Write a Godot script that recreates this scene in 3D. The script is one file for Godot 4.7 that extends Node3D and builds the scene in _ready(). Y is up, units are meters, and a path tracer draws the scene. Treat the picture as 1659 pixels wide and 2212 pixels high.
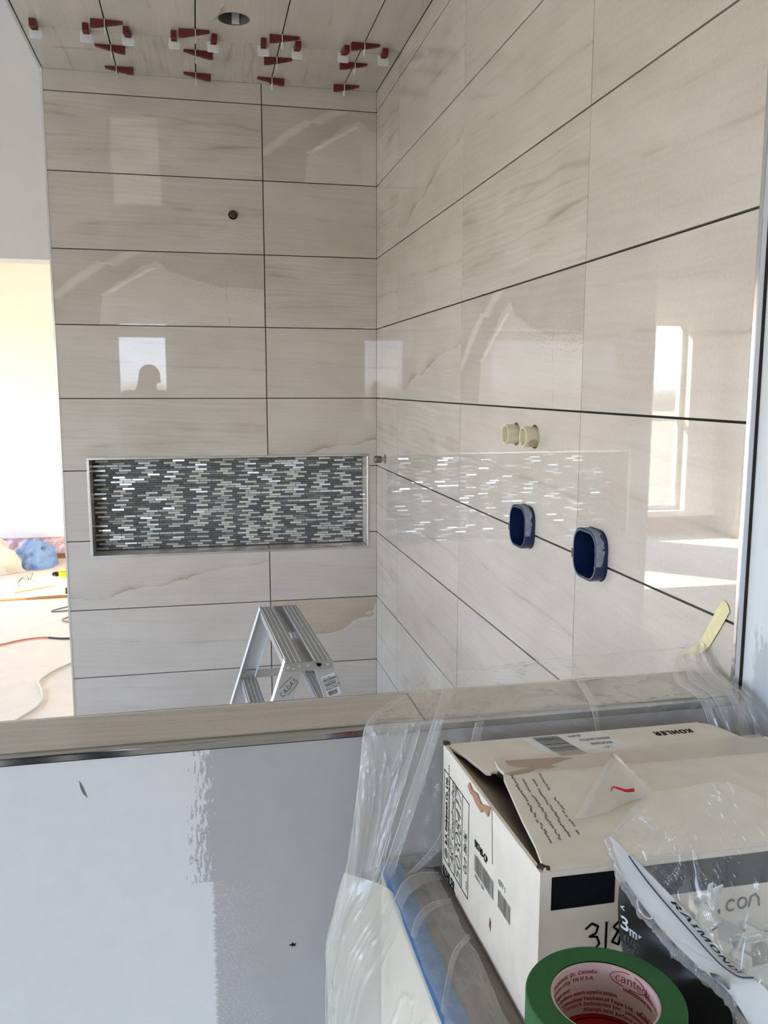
extends Node3D

# ---------------------------------------------------------------- mesh builder
class MB:
	var v := PackedVector3Array()
	var n := PackedVector3Array()
	var u := PackedVector2Array()
	func tri(a: Vector3, b: Vector3, c: Vector3, na: Vector3, nb: Vector3, nc: Vector3, ua := Vector2.ZERO, ub := Vector2.ZERO, uc := Vector2.ZERO) -> void:
		if (b - a).cross(c - a).dot(na + nb + nc) > 0.0:
			v.append_array([a, c, b]); n.append_array([na, nc, nb]); u.append_array([ua, uc, ub])
		else:
			v.append_array([a, b, c]); n.append_array([na, nb, nc]); u.append_array([ua, ub, uc])
	func flat(a: Vector3, b: Vector3, c: Vector3, hint: Vector3, ua := Vector2.ZERO, ub := Vector2.ZERO, uc := Vector2.ZERO) -> void:
		var m := (b - a).cross(c - a).normalized()
		if m.dot(hint) < 0.0:
			m = -m
		tri(a, b, c, m, m, m, ua, ub, uc)
	func quad(a: Vector3, b: Vector3, c: Vector3, d: Vector3, hint: Vector3, ua := Vector2(0, 1), ub := Vector2(1, 1), uc := Vector2(1, 0), ud := Vector2(0, 0)) -> void:
		flat(a, b, c, hint, ua, ub, uc); flat(a, c, d, hint, ua, uc, ud)
	func box(c: Vector3, s: Vector3, bs := Basis(), ch := 0.0) -> void:
		var h := s * 0.5
		ch = minf(ch, minf(h.x, minf(h.y, h.z)) * 0.9)
		for i in 3:
			var j := (i + 1) % 3
			var k := (i + 2) % 3
			for si in [-1.0, 1.0]:
				var q: Array = []
				for e in [[-1.0, -1.0], [1.0, -1.0], [1.0, 1.0], [-1.0, 1.0]]:
					var p := Vector3()
					p[i] = si * h[i]; p[j] = e[0] * (h[j] - ch); p[k] = e[1] * (h[k] - ch)
					q.append(c + bs * p)
				var nn := Vector3(); nn[i] = si
				quad(q[0], q[1], q[2], q[3], bs * nn)
			if ch > 0.0:
				for sj in [-1.0, 1.0]:
					for sk in [-1.0, 1.0]:
						var q2: Array = []
						for e in [[-1.0, 0], [1.0, 0], [1.0, 1], [-1.0, 1]]:
							var p := Vector3()
							p[i] = e[0] * (h[i] - ch)
							p[j] = sj * (h[j] - (ch if e[1] == 0 else 0.0)); p[k] = sk * (h[k] - (ch if e[1] == 1 else 0.0))
							q2.append(c + bs * p)
						var nn := Vector3(); nn[j] = sj; nn[k] = sk
						quad(q2[0], q2[1], q2[2], q2[3], bs * nn)
		if ch > 0.0:
			for sx in [-1.0, 1.0]:
				for sy in [-1.0, 1.0]:
					for sz in [-1.0, 1.0]:
						var s3 := Vector3(sx, sy, sz)
						var o := h * s3
						flat(c + bs * (o - Vector3(0, sy, sz) * ch), c + bs * (o - Vector3(sx, 0, sz) * ch), c + bs * (o - Vector3(sx, sy, 0) * ch), bs * s3)
	func ab(lo: Vector3, hi: Vector3, ch := 0.0) -> void:
		box((lo + hi) * 0.5, (hi - lo).abs(), Basis(), ch)
	func beam(a: Vector3, b: Vector3, w: float, h: float, up := Vector3.UP, ch := 0.0) -> void:
		var z := (b - a).normalized()
		var x := up.cross(z).normalized()
		box((a + b) * 0.5, Vector3(w, h, a.distance_to(b)), Basis(x, z.cross(x), z), ch)
	func grid(rows: Array, flip := false, uvs := Vector2.ONE) -> void:
		var nr := rows.size()
		var nc: int = rows[0].size()
		var ns: Array = []
		for i in nr:
			var r := PackedVector3Array()
			for j in nc:
				var du: Vector3 = rows[mini(i + 1, nr - 1)][j] - rows[maxi(i - 1, 0)][j]
				var dv: Vector3 = rows[i][mini(j + 1, nc - 1)] - rows[i][maxi(j - 1, 0)]
				if rows[i][0].distance_to(rows[i][nc - 1]) < 1e-5 and (j == 0 or j == nc - 1):
					dv = rows[i][1] - rows[i][nc - 2]
				var m := du.cross(dv).normalized()
				r.append(-m if flip else m)
			ns.append(r)
		for i in nr - 1:
			for j in nc - 1:
				var f := func(a: int, b: int) -> Vector2: return Vector2(float(b) / (nc - 1), float(a) / (nr - 1)) * uvs
				tri(rows[i][j], rows[i + 1][j], rows[i + 1][j + 1], ns[i][j], ns[i + 1][j], ns[i + 1][j + 1], f.call(i, j), f.call(i + 1, j), f.call(i + 1, j + 1))
				tri(rows[i][j], rows[i + 1][j + 1], rows[i][j + 1], ns[i][j], ns[i + 1][j + 1], ns[i][j + 1], f.call(i, j), f.call(i + 1, j + 1), f.call(i, j + 1))
	func tube(path: Array, r: float, seg := 8, r2 := -1.0, smooth := 0) -> void:
		var rows: Array = []
		if smooth > 0:
			var fine: Array = []
			for i in path.size() - 1:
				for k in smooth:
					fine.append(path[i].cubic_interpolate(path[i + 1], path[maxi(i - 1, 0)], path[mini(i + 2, path.size() - 1)], float(k) / smooth))
			fine.append(path[-1])
			path = fine
		var pn := Vector3(0.123, 0.9, 0.3)
		for i in path.size():
			var t: Vector3 = (path[mini(i + 1, path.size() - 1)] - path[maxi(i - 1, 0)]).normalized()
			var x := (pn - t * pn.dot(t)).normalized()
			pn = x
			var y := t.cross(x)
			var rr := r if r2 < 0 else lerpf(r, r2, float(i) / (path.size() - 1))
			var ring := PackedVector3Array()
			for k in seg + 1:
				var a := TAU * (k % seg) / seg
				ring.append(path[i] + (x * cos(a) + y * sin(a)) * rr)
			rows.append(ring)
		grid(rows, true)
		for e in [0, path.size() - 1]:
			for k in seg:
				flat(path[e], rows[e][k], rows[e][k + 1], path[e] - path[1 if e == 0 else e - 1])
	func lathe(prof: Array, o: Vector3, axis: Vector3, seg := 32) -> void: # prof of Vector2(r, h), sharp between segments
		var x := axis.cross(Vector3(0.3, 0.2, 0.93)).normalized()
		var y := axis.cross(x)
		for i in prof.size() - 1:
			var p: Vector2 = prof[i]
			var q: Vector2 = prof[i + 1]
			var d := (q - p).normalized()
			for k in seg:
				var a := TAU * k / seg
				var b := TAU * (k + 1) / seg
				var ra := x * cos(a) + y * sin(a)
				var rb := x * cos(b) + y * sin(b)
				var na := ra * d.y - axis * d.x
				var nb := rb * d.y - axis * d.x
				var pa := o + ra * p.x + axis * p.y
				var pb := o + rb * p.x + axis * p.y
				var qa := o + ra * q.x + axis * q.y
				var qb := o + rb * q.x + axis * q.y
				if p.x > 1e-6: tri(pa, pb, qb, na, nb, nb)
				if q.x > 1e-6: tri(pa, qb, qa, na, nb, na)
	func prism(poly: PackedVector2Array, o: Vector3, a: Vector3, b: Vector3, nn: Vector3, depth: float, back := true, uvs := Vector2.ONE) -> void:
		var idx := Geometry2D.triangulate_polygon(poly)
		for i in range(0, idx.size(), 3):
			var p: Array = [poly[idx[i]], poly[idx[i + 1]], poly[idx[i + 2]]]
			var w: Array = p.map(func(q: Vector2) -> Vector3: return o + a * q.x + b * q.y)
			flat(w[0], w[1], w[2], nn, p[0] * uvs, p[1] * uvs, p[2] * uvs)
			if back:
				flat(w[0] - nn * depth, w[1] - nn * depth, w[2] - nn * depth, -nn, p[0] * uvs, p[1] * uvs, p[2] * uvs)
		var s := 1.0 if not Geometry2D.is_polygon_clockwise(poly) else -1.0
		for i in poly.size():
			var p := poly[i]
			var q := poly[(i + 1) % poly.size()]
			var e := Vector2(q.y - p.y, p.x - q.x) * s
			var wp := o + a * p.x + b * p.y
			var wq := o + a * q.x + b * q.y
			quad(wp, wq, wq - nn * depth, wp - nn * depth, a * e.x + b * e.y, p * uvs, q * uvs, q * uvs, p * uvs)
	func mesh() -> ArrayMesh:
		var arr := []
		arr.resize(Mesh.ARRAY_MAX)
		arr[Mesh.ARRAY_VERTEX] = v; arr[Mesh.ARRAY_NORMAL] = n; arr[Mesh.ARRAY_TEX_UV] = u
		var m := ArrayMesh.new()
		m.add_surface_from_arrays(Mesh.PRIMITIVE_TRIANGLES, arr)
		return m

# ---------------------------------------------------------------- naming and placing
var taken := {}
func numbered(called: String) -> String:
	if not taken.has(called):
		taken[called] = 0
		return called
	taken[called] += 1
	return "%s_%03d" % [called, taken[called]]

func meta(o: Node, label: String, category: String, group := "") -> void:
	o.set_meta("label", label); o.set_meta("category", category)
	if group != "": o.set_meta("group", group)

func put(called: String, mesh: Mesh, mat: Material, parent: Node = null, xf := Transform3D()) -> MeshInstance3D:
	var o := MeshInstance3D.new()
	o.mesh = mesh
	o.material_override = mat
	o.transform = xf
	if parent == null:
		o.name = numbered(called); add_child(o)
	else:
		o.name = called; parent.add_child(o, true)
	return o

func thing(called: String, label: String, category: String, at := Vector3.ZERO, group := "") -> Node3D:
	var o := Node3D.new()
	o.name = numbered(called); add_child(o)
	o.position = at
	meta(o, label, category, group)
	return o

func struct(called: String, mesh: Mesh, mat: Material, parent: Node = null) -> MeshInstance3D:
	var o := put(called, mesh, mat, parent)
	if parent == null: o.set_meta("kind", "structure")
	return o

func local(o: Node3D) -> Transform3D: # world coordinates for a child of o
	return o.transform.affine_inverse()

# ---------------------------------------------------------------- materials
func mat(c: Color, rough := 0.6, metal := 0.0, spec := 0.5) -> StandardMaterial3D:
	var m := StandardMaterial3D.new()
	m.albedo_color = c; m.roughness = rough; m.metallic = metal; m.metallic_specular = spec
	return m

func pane(c: Color, alpha: float, rough: float) -> StandardMaterial3D:
	var m := mat(Color(c.r, c.g, c.b, alpha), rough)
	m.transparency = BaseMaterial3D.TRANSPARENCY_ALPHA
	m.cull_mode = BaseMaterial3D.CULL_DISABLED
	return m

func textured(img: Image, rough: float, spec := 0.5) -> StandardMaterial3D:
	var m := mat(Color.WHITE, rough, 0.0, spec)
	m.albedo_texture = ImageTexture.create_from_image(img)
	return m

func noisy(c: Color, amount: float, scale: float, rough: float, seed_ := 1, bump := 0.0) -> StandardMaterial3D: # triplanar mottling
	var im := Image.create(256, 256, false, Image.FORMAT_RGB8)
	var f := fnl(0.03, seed_, 4)
	for y in 256:
		for x in 256:
			var a := TAU * x / 256.0
			var b := TAU * y / 256.0
			var t := f.get_noise_3d(cos(a) * 40 + cos(b) * 23, sin(a) * 40 + sin(b) * 31, cos(b) * 40 - sin(a) * 11) * amount
			im.set_pixel(x, y, Color(c.r + t, c.g + t, c.b + t))
	var m := textured(im, rough)
	m.uv1_triplanar = true
	m.uv1_world_triplanar = true
	m.uv1_scale = Vector3.ONE * scale
	return m

func fnl(freq: float, seed_: int, oct := 3) -> FastNoiseLite:
	var f := FastNoiseLite.new()
	f.noise_type = FastNoiseLite.TYPE_SIMPLEX_SMOOTH
	f.seed = seed_; f.frequency = freq; f.fractal_octaves = oct
	return f

func poly_y(pts: Array, x: float) -> float:
	for i in pts.size() - 1:
		if x <= pts[i + 1].x:
			return lerpf(pts[i].y, pts[i + 1].y, smoothstep(0, 1, clampf((x - pts[i].x) / (pts[i + 1].x - pts[i].x), 0, 1)))
	return pts[-1].y

# porcelain prints: 0 streaks, 1 streaks faint, 2 peak, 3 torn line, 4 plain, 5 brown cloud
func tile_print(kind: int, seed_: int) -> Image:
	var W := 960
	var H := 340
	var im := Image.create(W, H, false, Image.FORMAT_RGB8)
	var big := fnl(1.7, seed_, 3)
	var fine := fnl(90.0, seed_ + 1, 2)
	var strk := fnl(1.0, seed_ + 2, 4)
	var warp := fnl(2.6, seed_ + 3, 3)
	var rng := RandomNumberGenerator.new()
	rng.seed = seed_
	var lines: Array = []
	var count: int = [9, 7, 0, 0, 3, 0][kind]
	for i in count:
		lines.append([0.1 + 0.84 * (i + rng.randf_range(0.1, 0.9)) / count, rng.randf_range(-0.04, 0.24), rng.randf_range(0.007, 0.026), rng.randf_range(0.35, 1.0), rng.randf() * 50])
	var peak: Array = [Vector2(0.2, 1.0), Vector2(0.225, 0.62), Vector2(0.31, 0.40), Vector2(0.43, 0.19), Vector2(0.48, 0.13), Vector2(0.55, 0.27), Vector2(0.68, 0.39), Vector2(0.8, 0.46), Vector2(1.0, 0.48)]
	var torn: Array = [Vector2(0, 0.82), Vector2(0.16, 0.84), Vector2(0.28, 0.74), Vector2(0.42, 0.70), Vector2(0.55, 0.58), Vector2(0.72, 0.53), Vector2(0.9, 0.47), Vector2(1, 0.38)]
	var base := Vector3(0.772, 0.728, 0.668)
	for y in H:
		var q := (y + 0.5) / H
		for x in W:
			var p := (x + 0.5) / W
			var aw := warp.get_noise_2d(p, q * 0.5)
			var t := big.get_noise_2d(p, q * 0.6) * 0.036 + fine.get_noise_2d(p, q * 0.35) * 0.016
			t += strk.get_noise_2d(p * 0.9, (q - 0.12 * p) * 20 + aw * 0.7) * (0.034 if kind < 2 else 0.018)
			var warm := 0.0
			for l in lines:
				var cy: float = l[0] + l[1] * (p - 0.5) + warp.get_noise_2d(p * 0.45 + 1.0, 3.0 + l[4] * 0.01) * 0.09 + warp.get_noise_2d(p * 3 + l[4], 9.0) * 0.004
				var d: float = (q - cy) / l[2]
				var s := clampf(0.35 + strk.get_noise_2d(p * 2.2 + l[4], 40.0) * 1.3, 0, 1) * float(l[3])
				var k := exp(-d * d) * s * (0.085 if kind == 0 else 0.06) + exp(-d * d * 0.06) * s * 0.025
				t -= k
				warm += k * 0.06
			if kind == 2:
				var py := poly_y(peak, p) + aw * 0.03
				var below := smoothstep(-0.01, 0.03, q - py) if p > 0.2 else 0.0
				t += below * 0.025 - (1.0 - below) * 0.035
				var edge := (q - py) / 0.014
				if p > 0.2: t += exp(-edge * edge) * 0.05
				for sw in [[Vector2(-0.02, 0.64), Vector2(0.23, 0.18), 0.055], [Vector2(0.27, 0.2), Vector2(0.42, -0.05), 0.07], [Vector2(0.22, 0.6), Vector2(0.46, 0.22), 0.03]]:
					var dv: Vector2 = sw[1] - sw[0]
					var rel: Vector2 = Vector2(p, q) - sw[0]
					var along := rel.dot(dv) / dv.length_squared()
					var across := (rel.x * dv.y - rel.y * dv.x) / dv.length()
					if along > 0 and along < 1.03:
						var e := (across + aw * 0.03) / (float(sw[2]) * 0.5)
						t += exp(-e * e * e * e) * 0.08
				if p > 0.5 and absf(q - py - 0.04) < 0.22:
					var sp := fine.get_noise_2d(p * 1.3 + 5, q * 0.47)
					if sp > 0.42 - 0.1 * smoothstep(0.55, 0.75, p): t -= 0.10 * (1.0 - absf(q - py - 0.04) / 0.22)
				var cr := (p - 0.815 - 0.03 * (q - 0.5) - aw * 0.012) / 0.003
				if q > 0.42: t -= exp(-cr * cr) * 0.10 * (0.5 + strk.get_noise_2d(3, q * 5))
			elif kind == 3:
				var ty := poly_y(torn, p) + aw * 0.07 + fine.get_noise_2d(p * 0.35, 2.0) * 0.012
				var d2 := q - ty
				var amt := clampf(0.55 + strk.get_noise_2d(p * 3, 7) * 1.2, 0.1, 1.0)
				if d2 < 0:
					t -= exp(d2 / 0.045) * 0.15 * amt
					warm += exp(d2 / 0.06) * 0.018 * amt
				else:
					t += 0.014 * exp(-d2 / 0.1)
				if Vector2((p - 0.93) * 1.8, q - 0.47).length() < 0.16 and fine.get_noise_2d(p, q * 0.36 + 3) > 0.45: t -= 0.03
			elif kind == 5:
				var e2 := Vector2((p - 0.22) / 0.34, (q - 0.1) / 0.42).length() + aw * 0.25
				if e2 < 1.0:
					t -= 0.05 * e2 * e2 + 0.03
					warm += 0.03
				elif e2 < 1.06:
					t += 0.03
				if fine.get_noise_2d(p, q * 0.36) > 0.38 and e2 < 1.05: t -= 0.06
			else:
				if fine.get_noise_2d(p * 1.6, q * 0.6 + 11) > 0.62: t -= 0.022
			im.set_pixel(x, y, Color(base.x + t + warm * 0.7, base.y + t - warm * 0.1, base.z + t - warm))
	return im

# ---------------------------------------------------------------- tiles
var tile_mats: Array = []
var rngt := RandomNumberGenerator.new()
func tile(parent: Node, o: Vector3, a: Vector3, b: Vector3, nn: Vector3, r: Rect2, kind: int, u0: float, holes: Array = [], tilt := Vector2.ZERO, length := 0.86, flipu := false) -> MeshInstance3D:
	# rect in (a, b) coordinates from o, front face at nn * 0, 9 mm thick; the mesh is centred on the tile so that it can be tilted
	var m := MB.new()
	var c2 := r.get_center()
	var pieces: Array = [PackedVector2Array([r.position, Vector2(r.end.x, r.position.y), r.end, Vector2(r.position.x, r.end.y)])]
	for h in holes:
		var cx := 0.0
		for p in h: cx += p.x / h.size()
		if cx > r.position.x + 0.001 and cx < r.end.x - 0.001:
			var next: Array = []
			for p in pieces:
				for half in [Rect2(r.position.x - 1, -9, cx - r.position.x + 1, 18), Rect2(cx, -9, 9, 18)]:
					next.append_array(Geometry2D.intersect_polygons(p, PackedVector2Array([half.position, Vector2(half.end.x, half.position.y), half.end, Vector2(half.position.x, half.end.y)])))
			pieces = next
	for h in holes:
		var next: Array = []
		for p in pieces: next.append_array(Geometry2D.clip_polygons(p, h))
		pieces = next
	var uvf := func(p: Vector2) -> Vector2:
		var uu := u0 + (p.x - r.position.x) / length
		return Vector2(1.0 - uu if flipu else uu, (r.end.y - p.y) / 0.305)
	for p in pieces:
		var idx := Geometry2D.triangulate_polygon(p)
		for i in range(0, idx.size(), 3):
			var w: Array = []
			var uvs: Array = []
			for k in 3:
				var q: Vector2 = p[idx[i + k]]
				w.append(a * (q.x - c2.x) + b * (q.y - c2.y)); uvs.append(uvf.call(q))
			m.flat(w[0], w[1], w[2], nn, uvs[0], uvs[1], uvs[2])
		for i in p.size():
			var q: Vector2 = p[i]
			var s: Vector2 = p[(i + 1) % p.size()]
			var mid := (q + s) * 0.5
			var inner := false
			for h in holes:
				var cx := 0.0
				for z in h: cx += z.x / h.size()
				if absf(q.x - cx) < 4e-5 and absf(s.x - cx) < 4e-5: inner = true
			if inner: continue
			var ow := a * (q.x - c2.x) + b * (q.y - c2.y)
			var sw := a * (s.x - c2.x) + b * (s.y - c2.y)
			var e := Vector2(s.y - q.y, q.x - s.x)
			if Geometry2D.is_point_in_polygon(mid + e.normalized() * 0.0005, p): e = -e
			m.quad(ow, sw, sw - nn * 0.009, ow - nn * 0.009, a * e.x + b * e.y, uvf.call(q), uvf.call(s), uvf.call(s), uvf.call(q))
	var bs := Basis(b, tilt.y) * Basis(a, tilt.x)
	return put("tile", m.mesh(), tile_mats[kind], parent, Transform3D(bs, o + a * c2.x + b * c2.y))

func circle(c: Vector2, r: float, seg := 28) -> PackedVector2Array:
	var p := PackedVector2Array()
	for i in seg: p.append(c + Vector2.from_angle(TAU * i / seg) * r)
	return p

func rrect(c: Vector2, s: Vector2, r: float, seg := 6) -> PackedVector2Array:
	var p := PackedVector2Array()
	for q in 4:
		var cc := c + Vector2(s.x / 2 - r, s.y / 2 - r) * Vector2([1, -1, -1, 1][q], [1, 1, -1, -1][q])
		for i in seg + 1: p.append(cc + Vector2.from_angle(PI / 2 * (q + float(i) / seg)) * r)
	return p

func wall_boxes(m: MB, fixed: int, f0: float, f1: float, along: int, a0: float, a1: float, y0: float, y1: float, openings: Array) -> void: # openings [a0, a1, y0, y1] sorted along
	var lo := Vector3(); var hi := Vector3()
	lo[fixed] = f0; hi[fixed] = f1
	var at := a0
	for o in openings:
		if o[0] > at:
			lo[along] = at; hi[along] = o[0]; lo.y = y0; hi.y = y1; m.ab(lo, hi)
		lo[along] = o[0]; hi[along] = o[1]
		if o[2] > y0: lo.y = y0; hi.y = o[2]; m.ab(lo, hi)
		if o[3] < y1: lo.y = o[3]; hi.y = y1; m.ab(lo, hi)
		at = o[1]
	lo[along] = at; hi[along] = a1; lo.y = y0; hi.y = y1
	if a1 > at: m.ab(lo, hi)

func window(num: int, fixed: int, at: float, along: int, a0: float, a1: float, y0: float, y1: float, rail := NAN) -> void:
	var frame := MB.new()
	var t := 0.05
	var bar := func(p0: float, p1: float, q0: float, q1: float) -> void:
		var lo := Vector3(); var hi := Vector3()
		lo[fixed] = at - 0.035; hi[fixed] = at + 0.035
		lo[along] = p0; hi[along] = p1; lo.y = q0; hi.y = q1
		frame.ab(lo, hi, 0.004)
	bar.call(a0, a0 + t, y0, y1); bar.call(a1 - t, a1, y0, y1)
	bar.call(a0 + t, a1 - t, y0, y0 + t); bar.call(a0 + t, a1 - t, y1 - t, y1)
	if not is_nan(rail): bar.call(a0 + t, a1 - t, rail - t / 2, rail + t / 2)
	var w := struct("window_%d" % num, frame.mesh(), M.vinyl)
	var g := MB.new()
	var lo := Vector3(); var hi := Vector3()
	lo[along] = a0 + t; hi[along] = a1 - t; lo.y = y0 + t; hi.y = y1 - t
	lo[fixed] = at; hi[fixed] = at
	var p1 := lo; p1[along] = hi[along]
	var p2 := hi; p2[along] = lo[along]
	var nn := Vector3(); nn[fixed] = 1
	g.quad(lo, p1, hi, p2, nn)
	put("pane", g.mesh(), M.glass, w)

# ---------------------------------------------------------------- lettering and strokes
func text_arrays(s: String, size: float, bold := false, serif := false, depth := 0.0003) -> Array:
	var t := TextMesh.new()
	var f := SystemFont.new()
	f.font_names = PackedStringArray(["Droid Serif" if serif else "Droid Sans"])
	f.font_weight = 700 if bold else 400
	t.font = f; t.text = s; t.font_size = 48; t.pixel_size = size / 36.0; t.depth = depth; t.curve_step = 1.0
	t.horizontal_alignment = HORIZONTAL_ALIGNMENT_LEFT
	t.vertical_alignment = VERTICAL_ALIGNMENT_CENTER
	return t.surface_get_arrays(0) if t.get_surface_count() > 0 else []

func write(parent: Node3D, s: String, size: float, o: Vector3, a: Vector3, b: Vector3, m: Material, bold := false, squeeze := 1.0, bend = null) -> void:
	var arr := text_arrays(s, size, bold)
	if arr.is_empty(): return
	var vs: PackedVector3Array = arr[Mesh.ARRAY_VERTEX]
	var idx = arr[Mesh.ARRAY_INDEX]
	var mb := MB.new()
	var nn := a.cross(b).normalized()
	var order: PackedInt32Array = idx if idx != null and idx.size() > 0 else PackedInt32Array(range(vs.size()))
	for i in range(0, order.size(), 3):
		var w: Array = []
		for k in 3:
			var p := vs[order[i + k]]
			p.x *= squeeze
			w.append(bend.call(p) if bend != null else o + a * p.x + b * p.y + nn * (p.z + 0.0003))
		mb.flat(w[0], w[1], w[2], nn)
	if mb.v.size() > 0:
		put("lettering", mb.mesh(), m, parent, local(parent))

func strokes(parent: Node3D, called: String, lines: Array, width: float, o: Vector3, a: Vector3, b: Vector3, m: Material) -> void: # each line an array of Vector2
	var mb := MB.new()
	var nn := a.cross(b).normalized()
	var w := func(p: Vector2) -> Vector3: return o + a * p.x + b * p.y + nn * 0.0006
	for l in lines:
		for i in l.size():
			if i + 1 < l.size():
				var d: Vector2 = (l[i + 1] - l[i]).normalized().orthogonal() * width * 0.5
				mb.quad(w.call(l[i] - d), w.call(l[i] + d), w.call(l[i + 1] + d), w.call(l[i + 1] - d), nn)
			for k in 6:
				mb.flat(w.call(l[i]), w.call(l[i] + Vector2.from_angle(TAU * k / 6) * width * 0.5), w.call(l[i] + Vector2.from_angle(TAU * (k + 1) / 6) * width * 0.5), nn)
	put(called, mb.mesh(), m, parent, local(parent))

func bars(parent: Node3D, o: Vector3, a: Vector3, b: Vector3, w: float, h: float, seed_: int, m: Material) -> void:
	var rng := RandomNumberGenerator.new()
	rng.seed = seed_
	var mb := MB.new()
	var nn := a.cross(b).normalized() * 0.0004
	var x := 0.0
	while x < w:
		var t := rng.randf_range(0.0004, 0.0013)
		mb.quad(o + a * x + nn, o + a * (x + t) + nn, o + a * (x + t) + b * h + nn, o + a * x + b * h + nn, nn)
		x += t + rng.randf_range(0.0005, 0.0014)
	put("barcode", mb.mesh(), m, parent, local(parent))

func arc(c: Vector2, r: Vector2, a0: float, a1: float, k := 8) -> Array:
	var l: Array = []
	for i in k + 1:
		var t := lerpf(a0, a1, float(i) / k)
		l.append(c + Vector2(cos(t), sin(t)) * r)
	return l

# ---------------------------------------------------------------- sheets
func cat(p0: Vector3, p1: Vector3, p2: Vector3, p3: Vector3, t: float) -> Vector3:
	return p1.cubic_interpolate(p2, p0, p3, t)

func along_curve(pts: Array, t: float) -> Vector3:
	var f := t * (pts.size() - 1)
	var i := mini(int(f), pts.size() - 2)
	return cat(pts[maxi(i - 1, 0)], pts[i], pts[i + 1], pts[mini(i + 2, pts.size() - 1)], f - i)

func sheet(rows: Array, nu: int, nv: int, amp: float, freq: Vector2, seed_: int, lift := Vector3.ZERO, pinned := false) -> MB:
	var f := fnl(1.0, seed_, 2)
	var g := fnl(1.0, seed_ + 7, 1)
	var out: Array = []
	for i in nu + 1:
		var cur: Array = []
		for r in rows.size(): cur.append(0)
		var line := PackedVector3Array()
		for j in nv + 1:
			var col: Array = []
			for r in rows: col.append(along_curve(r, float(j) / nv))
			line.append(along_curve(col, float(i) / nu))
		out.append(line)
	var res: Array = []
	for i in nu + 1:
		var line := PackedVector3Array()
		for j in nv + 1:
			var du: Vector3 = out[mini(i + 1, nu)][j] - out[maxi(i - 1, 0)][j]
			var dv: Vector3 = out[i][mini(j + 1, nv)] - out[i][maxi(j - 1, 0)]
			var nn := du.cross(dv).normalized()
			var pu := float(i) / nu * freq.x
			var pv := float(j) / nv * freq.y
			var wv := g.get_noise_2d(pu * 0.5, pv * 0.5) * 1.5
			var k := 1.0 - 2.0 * absf(f.get_noise_2d(pu + wv, pv - wv))
			var w := pow(maxf(k, 0.0), 9.0) * amp * 0.55 + g.get_noise_2d(pu * 0.5 + 9, pv * 0.5) * amp
			if pinned: w *= smoothstep(0.0, 0.35, float(i) / nu)
			if lift != Vector3.ZERO:
				line.append(out[i][j] + lift * absf(w))
			else:
				line.append(out[i][j] + nn * w)
		res.append(line)
	var mb := MB.new()
	mb.grid(res)
	return mb

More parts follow.
